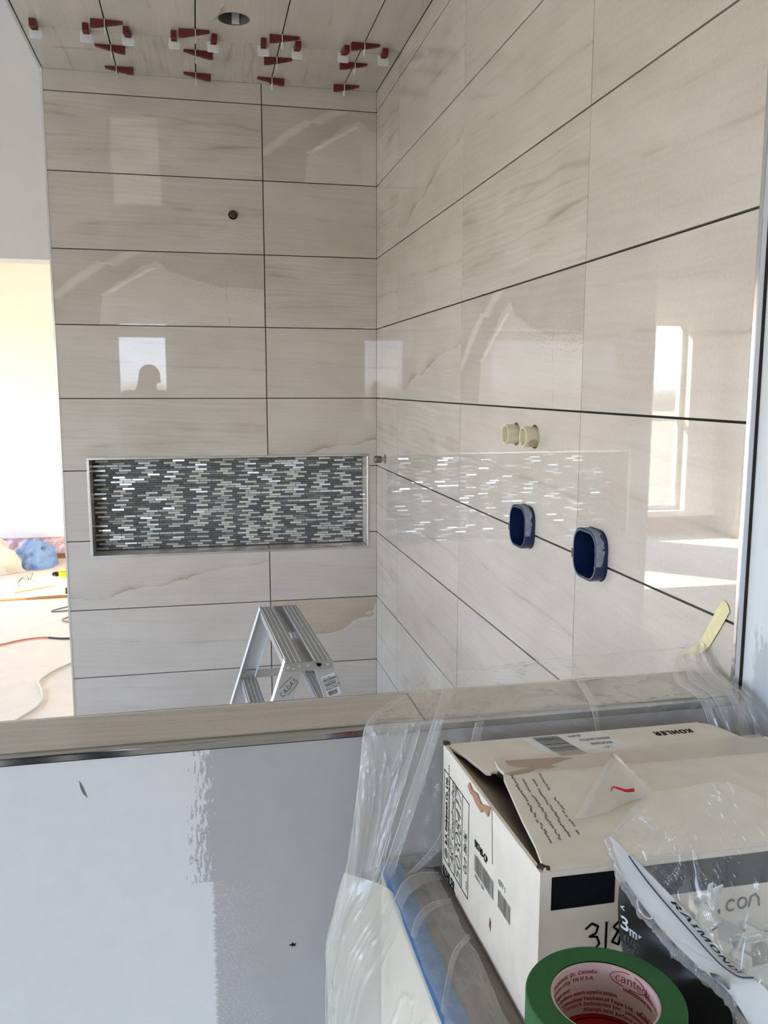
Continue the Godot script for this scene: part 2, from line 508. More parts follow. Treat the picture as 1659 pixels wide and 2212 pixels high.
# ---------------------------------------------------------------- bodies
func surface_nets(lo: Vector3, hi: Vector3, cell: float, bones: Array, blend: float) -> MB: # bones [a, b, ra, rb]
	var d := ((hi - lo) / cell).ceil()
	var nx := int(d.x) + 1; var ny := int(d.y) + 1; var nz := int(d.z) + 1
	var val := PackedFloat32Array()
	val.resize(nx * ny * nz)
	val.fill(0.3)
	for bn in bones:
		var a: Vector3 = bn[0]; var b: Vector3 = bn[1]
		var ra: float = bn[2]; var rb: float = bn[3]
		var ab := b - a
		var l2 := maxf(ab.length_squared(), 1e-9)
		var reach := maxf(ra, rb) + blend * 2.0 + cell * 2
		var c0 := ((a.min(b) - Vector3.ONE * reach - lo) / cell).floor().max(Vector3.ZERO)
		var c1 := ((a.max(b) + Vector3.ONE * reach - lo) / cell).ceil()
		for z in range(int(c0.z), mini(int(c1.z) + 1, nz)):
			for y in range(int(c0.y), mini(int(c1.y) + 1, ny)):
				for x in range(int(c0.x), mini(int(c1.x) + 1, nx)):
					var p := lo + Vector3(x, y, z) * cell
					var t := clampf((p - a).dot(ab) / l2, 0, 1)
					var s := p.distance_to(a + ab * t) - lerpf(ra, rb, t)
					var i := (z * ny + y) * nx + x
					var o := val[i]
					var h := clampf(0.5 + 0.5 * (o - s) / blend, 0, 1)
					val[i] = lerpf(o, s, h) - blend * h * (1 - h)
	var vid := {}
	var vp := PackedVector3Array()
	for z in nz - 1:
		for y in ny - 1:
			for x in nx - 1:
				var i := (z * ny + y) * nx + x
				var neg := 0
				var cs: Array = []
				for k in 8:
					var q := val[i + (k & 1) + ((k >> 1) & 1) * nx + (k >> 2) * nx * ny]
					cs.append(q)
					if q < 0: neg += 1
				if neg == 0 or neg == 8: continue
				var sum := Vector3(); var cnt := 0
				for e in [[0, 1], [2, 3], [4, 5], [6, 7], [0, 2], [1, 3], [4, 6], [5, 7], [0, 4], [1, 5], [2, 6], [3, 7]]:
					var f0: float = cs[e[0]]; var f1: float = cs[e[1]]
					if (f0 < 0) != (f1 < 0):
						var t := f0 / (f0 - f1)
						var p0 := Vector3(e[0] & 1, (e[0] >> 1) & 1, e[0] >> 2)
						var p1 := Vector3(e[1] & 1, (e[1] >> 1) & 1, e[1] >> 2)
						sum += p0.lerp(p1, t); cnt += 1
				vid[i] = vp.size()
				vp.append(lo + (Vector3(x, y, z) + sum / cnt) * cell)
	var faces := PackedInt32Array()
	var nrm := PackedVector3Array()
	nrm.resize(vp.size())
	var st: Array = [1, nx, nx * ny]
	for i in vid:
		for ax in 3:
			var s1: int = st[(ax + 1) % 3]; var s2: int = st[(ax + 2) % 3]
			var j: int = i + st[ax]
			if (val[i] < 0) == (val[j] < 0): continue
			if not (vid.has(i - s1) and vid.has(i - s2) and vid.has(i - s1 - s2)): continue
			var q: Array = [vid[i], vid[i - s1], vid[i - s1 - s2], vid[i - s2]]
			if val[i] >= 0: q.reverse()
			faces.append_array([q[0], q[1], q[2], q[0], q[2], q[3]])
	for k in range(0, faces.size(), 3):
		var m := (vp[faces[k + 1]] - vp[faces[k]]).cross(vp[faces[k + 2]] - vp[faces[k]])
		for e in 3: nrm[faces[k + e]] += m
	# outward check: make normals point where the field grows
	var mb := MB.new()
	for k in range(0, faces.size(), 3):
		var w: Array = []; var ws: Array = []
		for e in 3: w.append(vp[faces[k + e]]); ws.append(nrm[faces[k + e]].normalized())
		mb.tri(w[0], w[1], w[2], ws[0], ws[1], ws[2])
	return mb

var M := {}

const FLOOR := -1.5
const TOP := 2.1
const XL := -4.6
const XR := 0.14
const ZF := -4.3
const ZB := 6.2
const EX := Vector3(1, 0, 0)
const EY := Vector3(0, 1, 0)
const EZ := Vector3(0, 0, 1)

func _ready() -> void:
	view_and_light()
	materials()
	shell()
	back_wall()
	right_wall()
	shower_ceiling()
	half_wall()
	fittings()
	wedges()
	sawhorse()
	vanity_and_sheet()
	carton()
	tape_and_bag()
	back_room()
	photographer()

func view_and_light() -> void:
	var cam := Camera3D.new()
	cam.name = "camera"
	cam.fov = rad_to_deg(2.0 * atan(1106.0 / 1861.17))
	cam.near = 0.03
	cam.position = Vector3(-0.7871, 0.0522, 3.8431)
	cam.rotation_order = EULER_ORDER_YXZ
	cam.rotation = Vector3(-0.1447, -0.2106, 0.0012)
	add_child(cam)
	cam.current = true
	var we := WorldEnvironment.new()
	we.name = "environment"
	var e := Environment.new()
	var sm := ProceduralSkyMaterial.new()
	sm.sky_top_color = Color(0.57, 0.745, 1.0)
	sm.sky_horizon_color = Color(0.91, 0.945, 1.0)
	sm.ground_bottom_color = Color(0.42, 0.42, 0.40)
	sm.ground_horizon_color = Color(0.58, 0.56, 0.50)
	sm.sky_energy_multiplier = 1.0
	var sky := Sky.new()
	sky.sky_material = sm
	e.background_mode = Environment.BG_SKY
	e.sky = sky
	e.background_energy_multiplier = 15.5
	e.tonemap_mode = Environment.TONE_MAPPER_LINEAR
	e.tonemap_exposure = 0.85
	e.sdfgi_enabled = true
	e.ssao_enabled = true
	e.ssil_enabled = true
	we.environment = e
	add_child(we)
	var sun := DirectionalLight3D.new()
	sun.name = "sun"
	sun.light_color = Color(1.0, 0.92, 0.77)
	sun.light_energy = 42.0
	sun.light_angular_distance = 0.5
	sun.shadow_enabled = true
	sun.sky_mode = DirectionalLight3D.SKY_MODE_LIGHT_ONLY
	add_child(sun)
	sun.look_at_from_position(Vector3.ZERO, Vector3(-0.62, -0.52, 0.58))

func materials() -> void:
	M.vinyl = mat(Color(0.86, 0.86, 0.84), 0.35)
	M.glass = pane(Color(0.9, 0.95, 0.95), 0.02, 0.0)
	M.drywall = noisy(Color(0.885, 0.855, 0.815), 0.012, 1.3, 0.9, 3)
	M.white_wall = mat(Color(0.93, 0.90, 0.86), 0.9)
	M.bed = mat(Color(0.17, 0.14, 0.11), 0.95)
	M.subfloor = noisy(Color(0.90, 0.85, 0.76), 0.03, 0.8, 0.85, 5)
	M.concrete = mat(Color(0.6, 0.59, 0.57), 0.9)
	M.chrome = mat(Color(0.86, 0.86, 0.87), 0.10, 1.0)
	M.brushed = mat(Color(0.80, 0.80, 0.80), 0.28, 1.0)
	M.trim = mat(Color(0.84, 0.83, 0.81), 0.22, 0.9)
	M.black_gap = mat(Color(0.03, 0.03, 0.03), 0.9)
	M.ink = mat(Color(0.02, 0.02, 0.022), 0.75, 0.0, 0.3)
	M.grey_ink = mat(Color(0.42, 0.41, 0.40), 0.8)
	for i in 6: tile_mats.append(textured(tile_print(i, 11 + i * 17), 0.015, 0.5))

# ---------------------------------------------------------------- room
func shell() -> void:
	var m := MB.new()
	m.ab(Vector3(XL - 0.2, FLOOR - 0.2, ZF - 0.2), Vector3(XR + 0.2, FLOOR, ZB + 0.2))
	struct("floor", m.mesh(), M.subfloor)
	m = MB.new()
	m.ab(Vector3(XL - 0.2, TOP, ZF - 0.2), Vector3(XR + 0.2, TOP + 0.2, ZB + 0.2))
	struct("ceiling", m.mesh(), M.white_wall)
	m = MB.new()
	wall_boxes(m, 0, XL - 0.16, XL, 2, ZF - 0.2, ZB + 0.2, FLOOR, TOP, [[-4.0, -1.6, -1.35, 0.66], [0.2, 2.3, -1.35, 0.66], [3.0, 4.6, -0.9, 0.66]])
	struct("wall_left", m.mesh(), M.white_wall)
	window(1, 0, XL - 0.1, 2, -4.0, -1.6, -1.35, 0.66, -0.3)
	window(2, 0, XL - 0.1, 2, 3.0, 4.6, -0.9, 0.66)
	window(7, 0, XL - 0.1, 2, 0.2, 2.3, -1.35, 0.66)
	m = MB.new()
	wall_boxes(m, 2, ZF - 0.2, ZF, 0, XL, XR + 0.2, FLOOR + 0.2, TOP, [[-4.19, -3.2, -1.24, 0.725], [-1.2, 0.1, -0.9, 0.66]])
	var far := struct("wall_far", m.mesh(), M.white_wall)
	m = MB.new()
	m.ab(Vector3(XL, FLOOR, ZF - 0.2), Vector3(XR + 0.2, FLOOR + 0.2, ZF - 0.1))
	m.ab(Vector3(XL, FLOOR, ZF - 0.1), Vector3(XR + 0.2, FLOOR + 0.04, ZF - 0.012))
	put("sole_plate", m.mesh(), mat(Color(0.62, 0.45, 0.30), 0.8), far)
	m = MB.new()
	var f := fnl(9.0, 4, 4)
	var rows: Array = []
	for i in 13:
		var r := PackedVector3Array()
		for j in 141:
			var x := -3.1 + 1.9 * j / 140.0
			var y := FLOOR + 0.04 + 0.165 * i / 12.0
			r.append(Vector3(x, y, ZF - 0.035 + f.get_noise_2d(x * 1.6, y) * 0.035))
		rows.append(r)
	m.grid(rows, true)
	put("insulation", m.mesh(), noisy(Color(0.97, 0.85, 0.84), 0.06, 6.0, 0.95, 8), far).set_meta("label", "pink fibreglass insulation showing below the wallboard")
	window(3, 2, ZF - 0.15, 0, -4.19, -3.2, -1.24, 0.725, -0.28)
	window(4, 2, ZF - 0.15, 0, -1.2, 0.1, -0.9, 0.66)
	m = MB.new()
	wall_boxes(m, 2, ZB, ZB + 0.16, 0, XL, XR + 0.2, FLOOR, TOP, [[-4.4, -2.65, -1.2, 0.66], [-1.67, -1.07, -0.36, 0.64]])
	struct("wall_rear", m.mesh(), M.white_wall)
	window(5, 2, ZB + 0.08, 0, -4.4, -2.65, -1.2, 0.66)
	window(6, 2, ZB + 0.08, 0, -1.67, -1.07, -0.36, 0.64)
	m = MB.new()
	m.ab(Vector3(-60, FLOOR - 0.6, -60), Vector3(60, FLOOR - 0.4, 60))
	struct("ground", m.mesh(), noisy(Color(0.50, 0.48, 0.42), 0.08, 0.2, 0.95, 12))

func back_wall() -> void:
	var N := Vector3(-1.259, -0.684, 0.0) # niche corner
	var NH := Vector3(-0.036, -0.2515, 0.0)
	var ND := 0.122
	var m := MB.new()
	wall_boxes(m, 2, -0.16, -0.012, 0, -1.365, XR, FLOOR, TOP, [[N.x, NH.x, N.y, NH.y]])
	m.ab(Vector3(N.x, N.y, -0.16), Vector3(NH.x, NH.y, -ND - 0.012))
	wall_boxes(m, 2, -0.16, -0.012, 0, XL, -1.365, FLOOR, TOP, [[-3.3, -1.365, FLOOR, 0.565]])
	var w := struct("wall_back", m.mesh(), M.drywall)
	m = MB.new()
	wall_boxes(m, 2, -0.012, -0.009, 0, -1.357, 0.009, FLOOR, 1.312, [[N.x, NH.x, N.y, NH.y]])
	var arm := circle(Vector2(-0.6215, 0.7705), 0.0195)
	put("thinset_bed", m.mesh(), M.bed, w)
	var kinds_l := {4: 4, 3: 0, 2: 1, 1: 2, 0: 4, -1: 1, -2: 4, -3: 3, -4: 4, -5: 4}
	var kinds_r := {4: 4, 3: 2, 2: 4, 1: 0, 0: 4, -1: 3, -2: 4, -3: 4, -4: 5, -5: 1}
	var tilts := {1: 0.0115, 0: 0.0, -1: -0.0085}
	rngt.seed = 5
	var cut := PackedVector2Array([Vector2(N.x - 0.001, N.y - 0.001), Vector2(NH.x + 0.001, N.y - 0.001), Vector2(NH.x + 0.001, NH.y + 0.001), Vector2(N.x - 0.001, NH.y + 0.001)])
	for k in range(-5, 5):
		var y0 := maxf(k * 0.305 + 0.002, FLOOR)
		var y1 := minf((k + 1) * 0.305 - 0.002, 1.3022)
		var tx: float = tilts.get(k, rngt.randf_range(-0.002, 0.002))
		var parts_l: Array = [Rect2(-1.357, y0, 0.862, y1 - y0)]
		var parts_r: Array = [Rect2(-0.491, y0, 0.49, y1 - y0)]
		for side in 2:
			for r in [parts_l, parts_r][side]:
				var whole: Rect2 = r
				var x0: float = whole.position.x
				var kk: int = [kinds_l, kinds_r][side][k]
				# tiles that meet the niche are cut round it: one notched outline
				var poly := PackedVector2Array([whole.position, Vector2(whole.end.x, y0), whole.end, Vector2(x0, y1)])
				var left: Array = Geometry2D.clip_polygons(poly, cut)
				var holes: Array = []
				if k == 2 and side == 0: holes = [arm]
				if left.size() == 1 and left[0].size() == 4 and y0 > NH.y or y1 < N.y:
					tile(w, Vector3.ZERO, EX, EY, EZ, whole, kk, 0.0, holes, Vector2(tx, rngt.randf_range(-0.001, 0.001)))
				elif y1 > NH.y or y0 < N.y:
					tile(w, Vector3.ZERO, EX, EY, EZ, whole, kk, 0.0, [cut], Vector2(tx * 0.3, 0))
				else:
					var a := Rect2(-1.357, y0, N.x - 0.001 + 1.357, y1 - y0) if side == 0 else Rect2(NH.x + 0.001, y0, -0.001 - NH.x - 0.001, y1 - y0)
					tile(w, Vector3.ZERO, EX, EY, EZ, a, kk, 0.0 if side == 0 else 0.53)
	# niche lining: top, bottom and two sides of the same porcelain, each a cut piece
	var zc := -ND
	for seg in [[N.x, -0.494, 0], [-0.490, NH.x, 4]]:
		tile(w, Vector3(0, N.y + 0.008, 0), EX, -EZ, EY, Rect2(seg[0], 0.0, seg[1] - seg[0], ND), seg[2], 0.0)
		tile(w, Vector3(0, NH.y - 0.008, 0), EX, -EZ, -EY, Rect2(seg[0], 0.0, seg[1] - seg[0], ND), seg[2], 0.0)
	for seg in [[N.y + 0.01, -0.612], [-0.608, -0.307], [-0.303, NH.y - 0.01]]:
		tile(w, Vector3(N.x + 0.008, 0, 0), -EZ, EY, EX, Rect2(0.0, seg[0], ND, seg[1] - seg[0]), 4, 0.3)
		tile(w, Vector3(NH.x - 0.008, 0, 0), -EZ, EY, -EX, Rect2(0.0, seg[0], ND, seg[1] - seg[0]), 4, 0.6)
	# metal edge round the niche
	var t := 0.009
	for b in [[Vector3(N.x - 0.002, N.y - 0.002, -0.012), Vector3(NH.x + 0.002, N.y + t, 0.0025)], [Vector3(N.x - 0.002, NH.y - t, -0.012), Vector3(NH.x + 0.002, NH.y + 0.002, 0.0025)], [Vector3(N.x - 0.002, N.y + t, -0.012), Vector3(N.x + t, NH.y - t, 0.0025)], [Vector3(NH.x - t, N.y + t, -0.012), Vector3(NH.x + 0.002, NH.y - t, 0.0025)]]:
		m = MB.new(); m.ab(b[0], b[1], 0.0015)
		put("niche_trim", m.mesh(), M.trim, w)
	# mosaic of thin strips in running bond
	m = MB.new()
	m.ab(Vector3(N.x, N.y, -ND - 0.012), Vector3(NH.x, NH.y, -ND - 0.004))
	var mo := put("niche_mosaic", m.mesh(), mat(Color(0.33, 0.32, 0.30), 0.9), w)
	mo.set_meta("label", "niche backing of thin grey, silver and white glass strips")
	var mm: Array = [mat(Color(0.40, 0.40, 0.385), 0.25), mat(Color(0.50, 0.50, 0.475), 0.10), mat(Color(0.72, 0.72, 0.69), 0.07), mat(Color(0.90, 0.91, 0.90), 0.22, 0.9), mat(Color(0.84, 0.82, 0.76), 0.12)]
	var one := MB.new()
	one.box(Vector3.ZERO, Vector3(0.0530, 0.0088, 0.007), Basis(), 0.0008)
	var strip := one.mesh()
	var rest: Array = []
	for k in mm.size(): rest.append(MB.new())
	var rng := RandomNumberGenerator.new()
	rng.seed = 77
	var singles := 0
	var rows := 40
	for r in rows:
		var y := N.y + 0.012 + 0.0050 + r * (NH.y - N.y - 0.022) / rows
		var shift: float = 0.0275 * (r % 2) + [0.0, 0.0, 0.012, 0.012, 0.0, -0.01][r % 6]
		var c := 0
		var x: float = N.x - 0.02 + shift
		while x < NH.x - 0.01:
			x += 0.0550
			var lo := maxf(x - 0.0530 / 2, N.x + 0.009)
			var hi := minf(x + 0.0530 / 2, NH.x - 0.009)
			if hi - lo < 0.004: continue
			c += 1
			var h := (r * 7 + c * 3 + (r / 3) * 2) % 8
			var kind: int = [0, 2, 0, 3, 0, 4, 1, 3][h]
			if rng.randf() < 0.3: kind = [0, 0, 1, 2, 3, 4][rng.randi() % 6]
			var rot := Basis(EX, rng.randf_range(-0.13, 0.06) if kind >= 2 else rng.randf_range(-0.012, 0.012)) * Basis(EY, rng.randf_range(-0.11, 0.08) if kind >= 2 else 0.0)
			var sz := (hi - lo) / 0.0530
			var xf := Transform3D(rot * Basis.from_scale(Vector3(sz, 1, 1)), Vector3((lo + hi) / 2, y, -ND - 0.0005))
			if singles < 300 and (r + c) % 3 == 0:
				singles += 1
				put("mosaic_strip", strip, mm[kind], mo, xf)
			else:
				var q: MB = rest[kind]
				q.box(xf.origin, Vector3(hi - lo, 0.0088, 0.007), rot, 0.0008)
	for k in mm.size():
		put("mosaic_strips", rest[k].mesh(), mm[k], mo).set_meta("kind", "stuff")
	m = MB.new()
	m.ab(Vector3(-1.366, FLOOR, -0.014), Vector3(-1.357, 1.303, 0.002), 0.0012)
	struct("trim_1", m.mesh(), M.trim)

var valves: Array = [Vector2(1.853, -0.290), Vector2(2.235, -0.287)]
func right_wall() -> void:
	var m := MB.new()
	var open: Array = []
	for v in valves: open.append([v.x - 0.056, v.x + 0.056, v.y - 0.053, v.y + 0.053])
	wall_boxes(m, 0, 0.012, 0.10, 2, -0.16, ZB + 0.2, FLOOR, TOP, open)
	m.ab(Vector3(0.10, FLOOR, ZF - 0.2), Vector3(XR + 0.16, TOP, ZB + 0.2))
	m.ab(Vector3(0.0, FLOOR, -0.16), Vector3(0.14, TOP, ZF))
	var w := struct("wall_right", m.mesh(), M.drywall)
	m = MB.new()
	wall_boxes(m, 0, 0.009, 0.012, 2, -0.012, 2.709, FLOOR, 1.312, open)
	put("thinset_bed", m.mesh(), M.bed, w)
	# painted face beyond the tile: a pale coat above, rough roller edge, darker coat below
	var im := Image.create(640, 800, false, Image.FORMAT_RGB8)
	var f := fnl(0.09, 21, 3)
	var g := fnl(0.012, 22, 2)
	for y in 800:
		for x in 640:
			var yy := 0.4 - y * 0.002
			var zz := 2.709 + x * 0.00125
			var e := yy + 0.31 + (zz - 2.76) * 0.25 + g.get_noise_2d(x * 0.6, y) * 0.03 + f.get_noise_2d(x, y * 0.5) * 0.05
			var dark := smoothstep(-0.006, 0.006, -e) * smoothstep(2.742, 2.752, zz + f.get_noise_2d(x, y) * 0.006)
			var c := Color(0.84, 0.845, 0.83).lerp(Color(0.735, 0.74, 0.735), dark)
			im.set_pixel(x, y, c)
	m = MB.new()
	m.quad(Vector3(0.0115, -1.2, 2.709), Vector3(0.0115, -1.2, 3.509), Vector3(0.0115, 0.4, 3.509), Vector3(0.0115, 0.4, 2.709), -EX)
	put("paint_coat", m.mesh(), textured(im, 0.85), w)
	var cols: Array = [[0.0, 0.422], [0.424, 1.282], [1.284, 2.142], [2.144, 2.709]]
	var kinds := {4: [0, 0, 0, 4], 3: [0, 4, 4, 4], 2: [1, 3, 4, 4], 1: [4, 4, 0, 4], 0: [4, 3, 2, 4], -1: [1, 1, 4, 4], -2: [4, 4, 4, 3], -3: [1, 4, 4, 4], -4: [4, 1, 1, 0], -5: [4, 1, 4, 4]}
	var cuts: Array = []
	for v in valves: cuts.append(rrect(v, Vector2(0.112, 0.106), 0.034))
	var caps: Array = [circle(Vector2(1.766, -0.067), 0.029), circle(Vector2(1.890, -0.067), 0.029)]
	var stub := circle(Vector2(0.1838, -0.2612), 0.022)
	for k in range(-5, 5):
		var y0 := maxf(k * 0.305 + 0.0022, FLOOR)
		var y1 := minf((k + 1) * 0.305 - 0.0022, 1.3022)
		for c in 4:
			var holes: Array = []
			if k == -1 or k == -2:
				if c == 2: holes = [cuts[0], cuts[1]]
				if c == 3: holes = [cuts[1]]
			if k == -1 and c == 2: holes.append_array(caps)
			if k == -1 and c == 0: holes.append(stub)
			tile(w, Vector3.ZERO, EZ, EY, -EX, Rect2(cols[c][0], y0, cols[c][1] - cols[c][0], y1 - y0), kinds[k][c], 0.51 if c == 0 else 0.0, holes, Vector2(rngt.randf_range(-0.0015, 0.0015), rngt.randf_range(-0.001, 0.001)) if holes.is_empty() else Vector2.ZERO)
	m = MB.new()
	m.ab(Vector3(0.0005, FLOOR, 2.711), Vector3(0.0115, 1.303, 2.7195), 0.001)
	m.ab(Vector3(-0.0015, FLOOR, 2.7105), Vector3(0.003, 1.303, 2.7200), 0.0012)
	struct("trim_2", m.mesh(), M.chrome)
	m = MB.new()
	m.ab(Vector3(0.0095, FLOOR, 2.7190), Vector3(0.0114, 1.303, 2.7222))
	put("caulk_gap", m.mesh(), M.bed, w)

func shower_ceiling() -> void:
	var Y := 1.3025
	var m := MB.new()
	var hc := Vector2(-0.630, 0.627)
	# a soffit box with a hole for the lamp can: four slabs round a square opening
	for b in [[-1.366, hc.x - 0.06, -0.012, 2.72], [hc.x + 0.06, 0.012, -0.012, 2.72], [hc.x - 0.06, hc.x + 0.06, -0.012, hc.y - 0.06], [hc.x - 0.06, hc.x + 0.06, hc.y + 0.06, 2.72]]:
		m.ab(Vector3(b[0], Y + 0.012, b[2]), Vector3(b[1], TOP, b[3]))
	var c := struct("ceiling", m.mesh(), M.drywall)
	m = MB.new()
	for b in [[-1.357, hc.x - 0.055, 0.0, 2.71], [hc.x + 0.055, 0.009, 0.0, 2.71], [hc.x - 0.055, hc.x + 0.055, 0.0, hc.y - 0.055], [hc.x - 0.055, hc.x + 0.055, hc.y + 0.055, 2.71]]:
		m.ab(Vector3(b[0], Y + 0.009, b[2]), Vector3(b[1], Y + 0.012, b[3]))
	put("thinset_bed", m.mesh(), M.bed, c)
	var xs: Array = [-1.357, -1.067, -0.760, -0.455, -0.152, -0.001]
	var zs: Array = [0.0, 0.423, 1.283, 2.143, 2.71]
	var can := circle(Vector2(hc.y, hc.x), 0.0545, 36)
	for i in 5:
		for j in 4:
			var r := Rect2(zs[j] + 0.001, xs[i] + 0.0022, zs[j + 1] - zs[j] - 0.002, xs[i + 1] - xs[i] - 0.0044)
			tile(c, Vector3(0, Y, 0), EZ, EX, -EY, r, [4, 3, 4, 1, 4, 4, 0][(i * 3 + j * 2) % 7], 0.5 if j == 0 else 0.0, [can] if i == 2 and j == 1 else [], Vector2(rngt.randf_range(-0.002, 0.002), rngt.randf_range(-0.001, 0.001)) if not (i == 2 and j == 1) else Vector2.ZERO)
	m = MB.new()
	m.ab(Vector3(-1.368, Y - 0.004, 0.0), Vector3(-1.357, Y + 0.014, 2.72), 0.001)
	struct("trim_3", m.mesh(), M.trim)
	var t := thing("recessed_light_can", "round recessed light can without a lamp in the tiled shower ceiling", "light fitting", Vector3(hc.x, Y, hc.y))
	m = MB.new()
	m.lathe([Vector2(0.0535, 0.0), Vector2(0.0545, 0.002), Vector2(0.0545, 0.14), Vector2(0.0, 0.14), Vector2(0.0, 0.138), Vector2(0.0525, 0.138), Vector2(0.0525, 0.0)], Vector3.ZERO, EY, 40)
	put("can", m.mesh(), mat(Color(0.55, 0.53, 0.49), 0.35, 0.6), t)
	m = MB.new()
	m.box(Vector3(0.008, 0.028, -0.047), Vector3(0.026, 0.05, 0.004), Basis(), 0.001)
	put("tab", m.mesh(), mat(Color(0.85, 0.83, 0.78), 0.5), t)
	m = MB.new()
	m.lathe([Vector2(0.017, 0.138), Vector2(0.017, 0.10), Vector2(0.014, 0.095), Vector2(0.0, 0.095)], Vector3.ZERO, EY, 20)
	put("socket", m.mesh(), mat(Color(0.30, 0.29, 0.27), 0.5), t)

func half_wall() -> void:
	var CY := -0.41
	var Z0 := 2.613
	var Z1 := 2.733
	var XH := -1.38
	var m := MB.new()
	m.ab(Vector3(XH, FLOOR, Z0 + 0.012), Vector3(0.012, CY - 0.012, Z1))
	var w := struct("wall_front", m.mesh(), M.drywall)
	# painted face: pale primer on the left, darker rolled coat on the right
	var im := Image.create(1100, 700, false, Image.FORMAT_RGB8)
	var f := fnl(0.075, 31, 3)
	var g := fnl(0.01, 32, 2)
	var st := fnl(1.0, 33, 2)
	for y in 700:
		for x in 1100:
			var X := -1.1 + x * 0.001
			var Y := -0.42 - y * 0.001
			var edge := -0.799 - (0.008 if Y < -0.5 else 0.0) + g.get_noise_2d(3, y * 1.0) * 0.006
			var n := st.get_noise_2d(x * 0.16, y * 0.045)
			var c := 0.0
			if Y > -0.613:
				c = smoothstep(-0.004, 0.006, X - edge + n * 0.03)
				if X < -0.776: c *= smoothstep(-0.16, -0.08, st.get_noise_2d(x * 0.34, y * 0.12) + 0.6 * smoothstep(-0.805, -0.780, X) + 0.06)
			else:
				c = smoothstep(-0.002, 0.003, X + 0.787 + st.get_noise_2d(5, y * 0.2) * 0.004)
				var s := smoothstep(0.05, 0.5, st.get_noise_2d(x * 0.22, y * 0.3)) * 0.35
				c *= 1.0 - s * (1.0 - smoothstep(-0.76, -0.70, X + f.get_noise_2d(x * 0.2, y * 0.2) * 0.03))
			var pale := Color(0.855, 0.842, 0.818)
			var dark := Color(0.68, 0.665, 0.64)
			var t := f.get_noise_2d(x * 0.3, y * 0.3) * 0.01
			im.set_pixel(x, y, pale.lerp(dark, c) + Color(t, t, t))
	m = MB.new()
	m.quad(Vector3(-1.1, -1.12, Z1 + 0.0005), Vector3(0.0, -1.12, Z1 + 0.0005), Vector3(0.0, -0.42, Z1 + 0.0005), Vector3(-1.1, -0.42, Z1 + 0.0005), EZ)
	put("paint_coat", m.mesh(), textured(im, 0.8), w)
	# a torn nick and a nail hole in the board
	m = MB.new()
	m.prism(PackedVector2Array([Vector2(0.0, 0.012), Vector2(0.004, 0.004), Vector2(0.009, -0.012), Vector2(0.004, -0.006), Vector2(0.001, 0.003)]), Vector3(-0.952, -0.464, Z1 + 0.0012), EX, EY, EZ, 0.0008)
	put("nick", m.mesh(), M.grey_ink, w)
	m = MB.new()
	m.prism(PackedVector2Array([Vector2(-0.006, 0.0), Vector2(-0.002, 0.001), Vector2(0, 0.004), Vector2(0.001, 0.0015), Vector2(0.005, 0.001), Vector2(0.003, -0.001), Vector2(0.004, -0.003), Vector2(0.001, -0.001), Vector2(-0.001, -0.004), Vector2(-0.001, -0.001)]), Vector3(-0.680, -0.722, Z1 + 0.0012), EX, EY, EZ, 0.0008)
	put("nail_hole", m.mesh(), M.ink, w)
	# cap tiles with a joint, shower side tiles below
	for seg in [[-1.349, -0.491, 1], [-0.488, -0.001, 4]]:
		tile(w, Vector3(0, CY, Z1), EX, -EZ, EY, Rect2(seg[0], 0.006, seg[1] - seg[0], Z1 - Z0 - 0.012), seg[2], 0.0)
	for k in range(-5, -1):
		var y0 := maxf(k * 0.305 + 0.002, FLOOR)
		var y1 := minf((k + 1) * 0.305 - 0.002, CY - 0.013)
		for seg in [[-1.349, -0.491], [-0.488, -0.002]]:
			tile(w, Vector3(0, 0, Z0), EX, EY, -EZ, Rect2(seg[0], y0, seg[1] - seg[0], y1 - y0), [4, 1, 3][posmod(k, 3)], 0.0)
	# chrome edge, rounded, along the front; slim edge along the back
	m = MB.new()
	var rows: Array = []
	for i in 9:
		var a := PI / 2 * i / 8.0
		var y := CY - 0.0055 + sin(a) * 0.0060
		var z := Z1 - 0.003 + cos(a) * 0.006
		rows.append(PackedVector3Array([Vector3(XH, y, z), Vector3(0.0, y, z)]))
	rows.push_front(PackedVector3Array([Vector3(XH, CY - 0.0135, Z1 + 0.003), Vector3(0.0, CY - 0.0135, Z1 + 0.003)]))
	m.grid(rows)
	m.ab(Vector3(XH, CY - 0.0135, Z1 - 0.006), Vector3(0.0, CY - 0.0125, Z1 + 0.003))
	struct("trim_4", m.mesh(), mat(Color(0.66, 0.65, 0.63), 0.11, 1.0))
	m = MB.new()
	m.ab(Vector3(XH, CY - 0.0125, Z0 - 0.001), Vector3(0.0, CY + 0.0008, Z0 + 0.005), 0.0012)
	struct("trim_5", m.mesh(), M.trim)

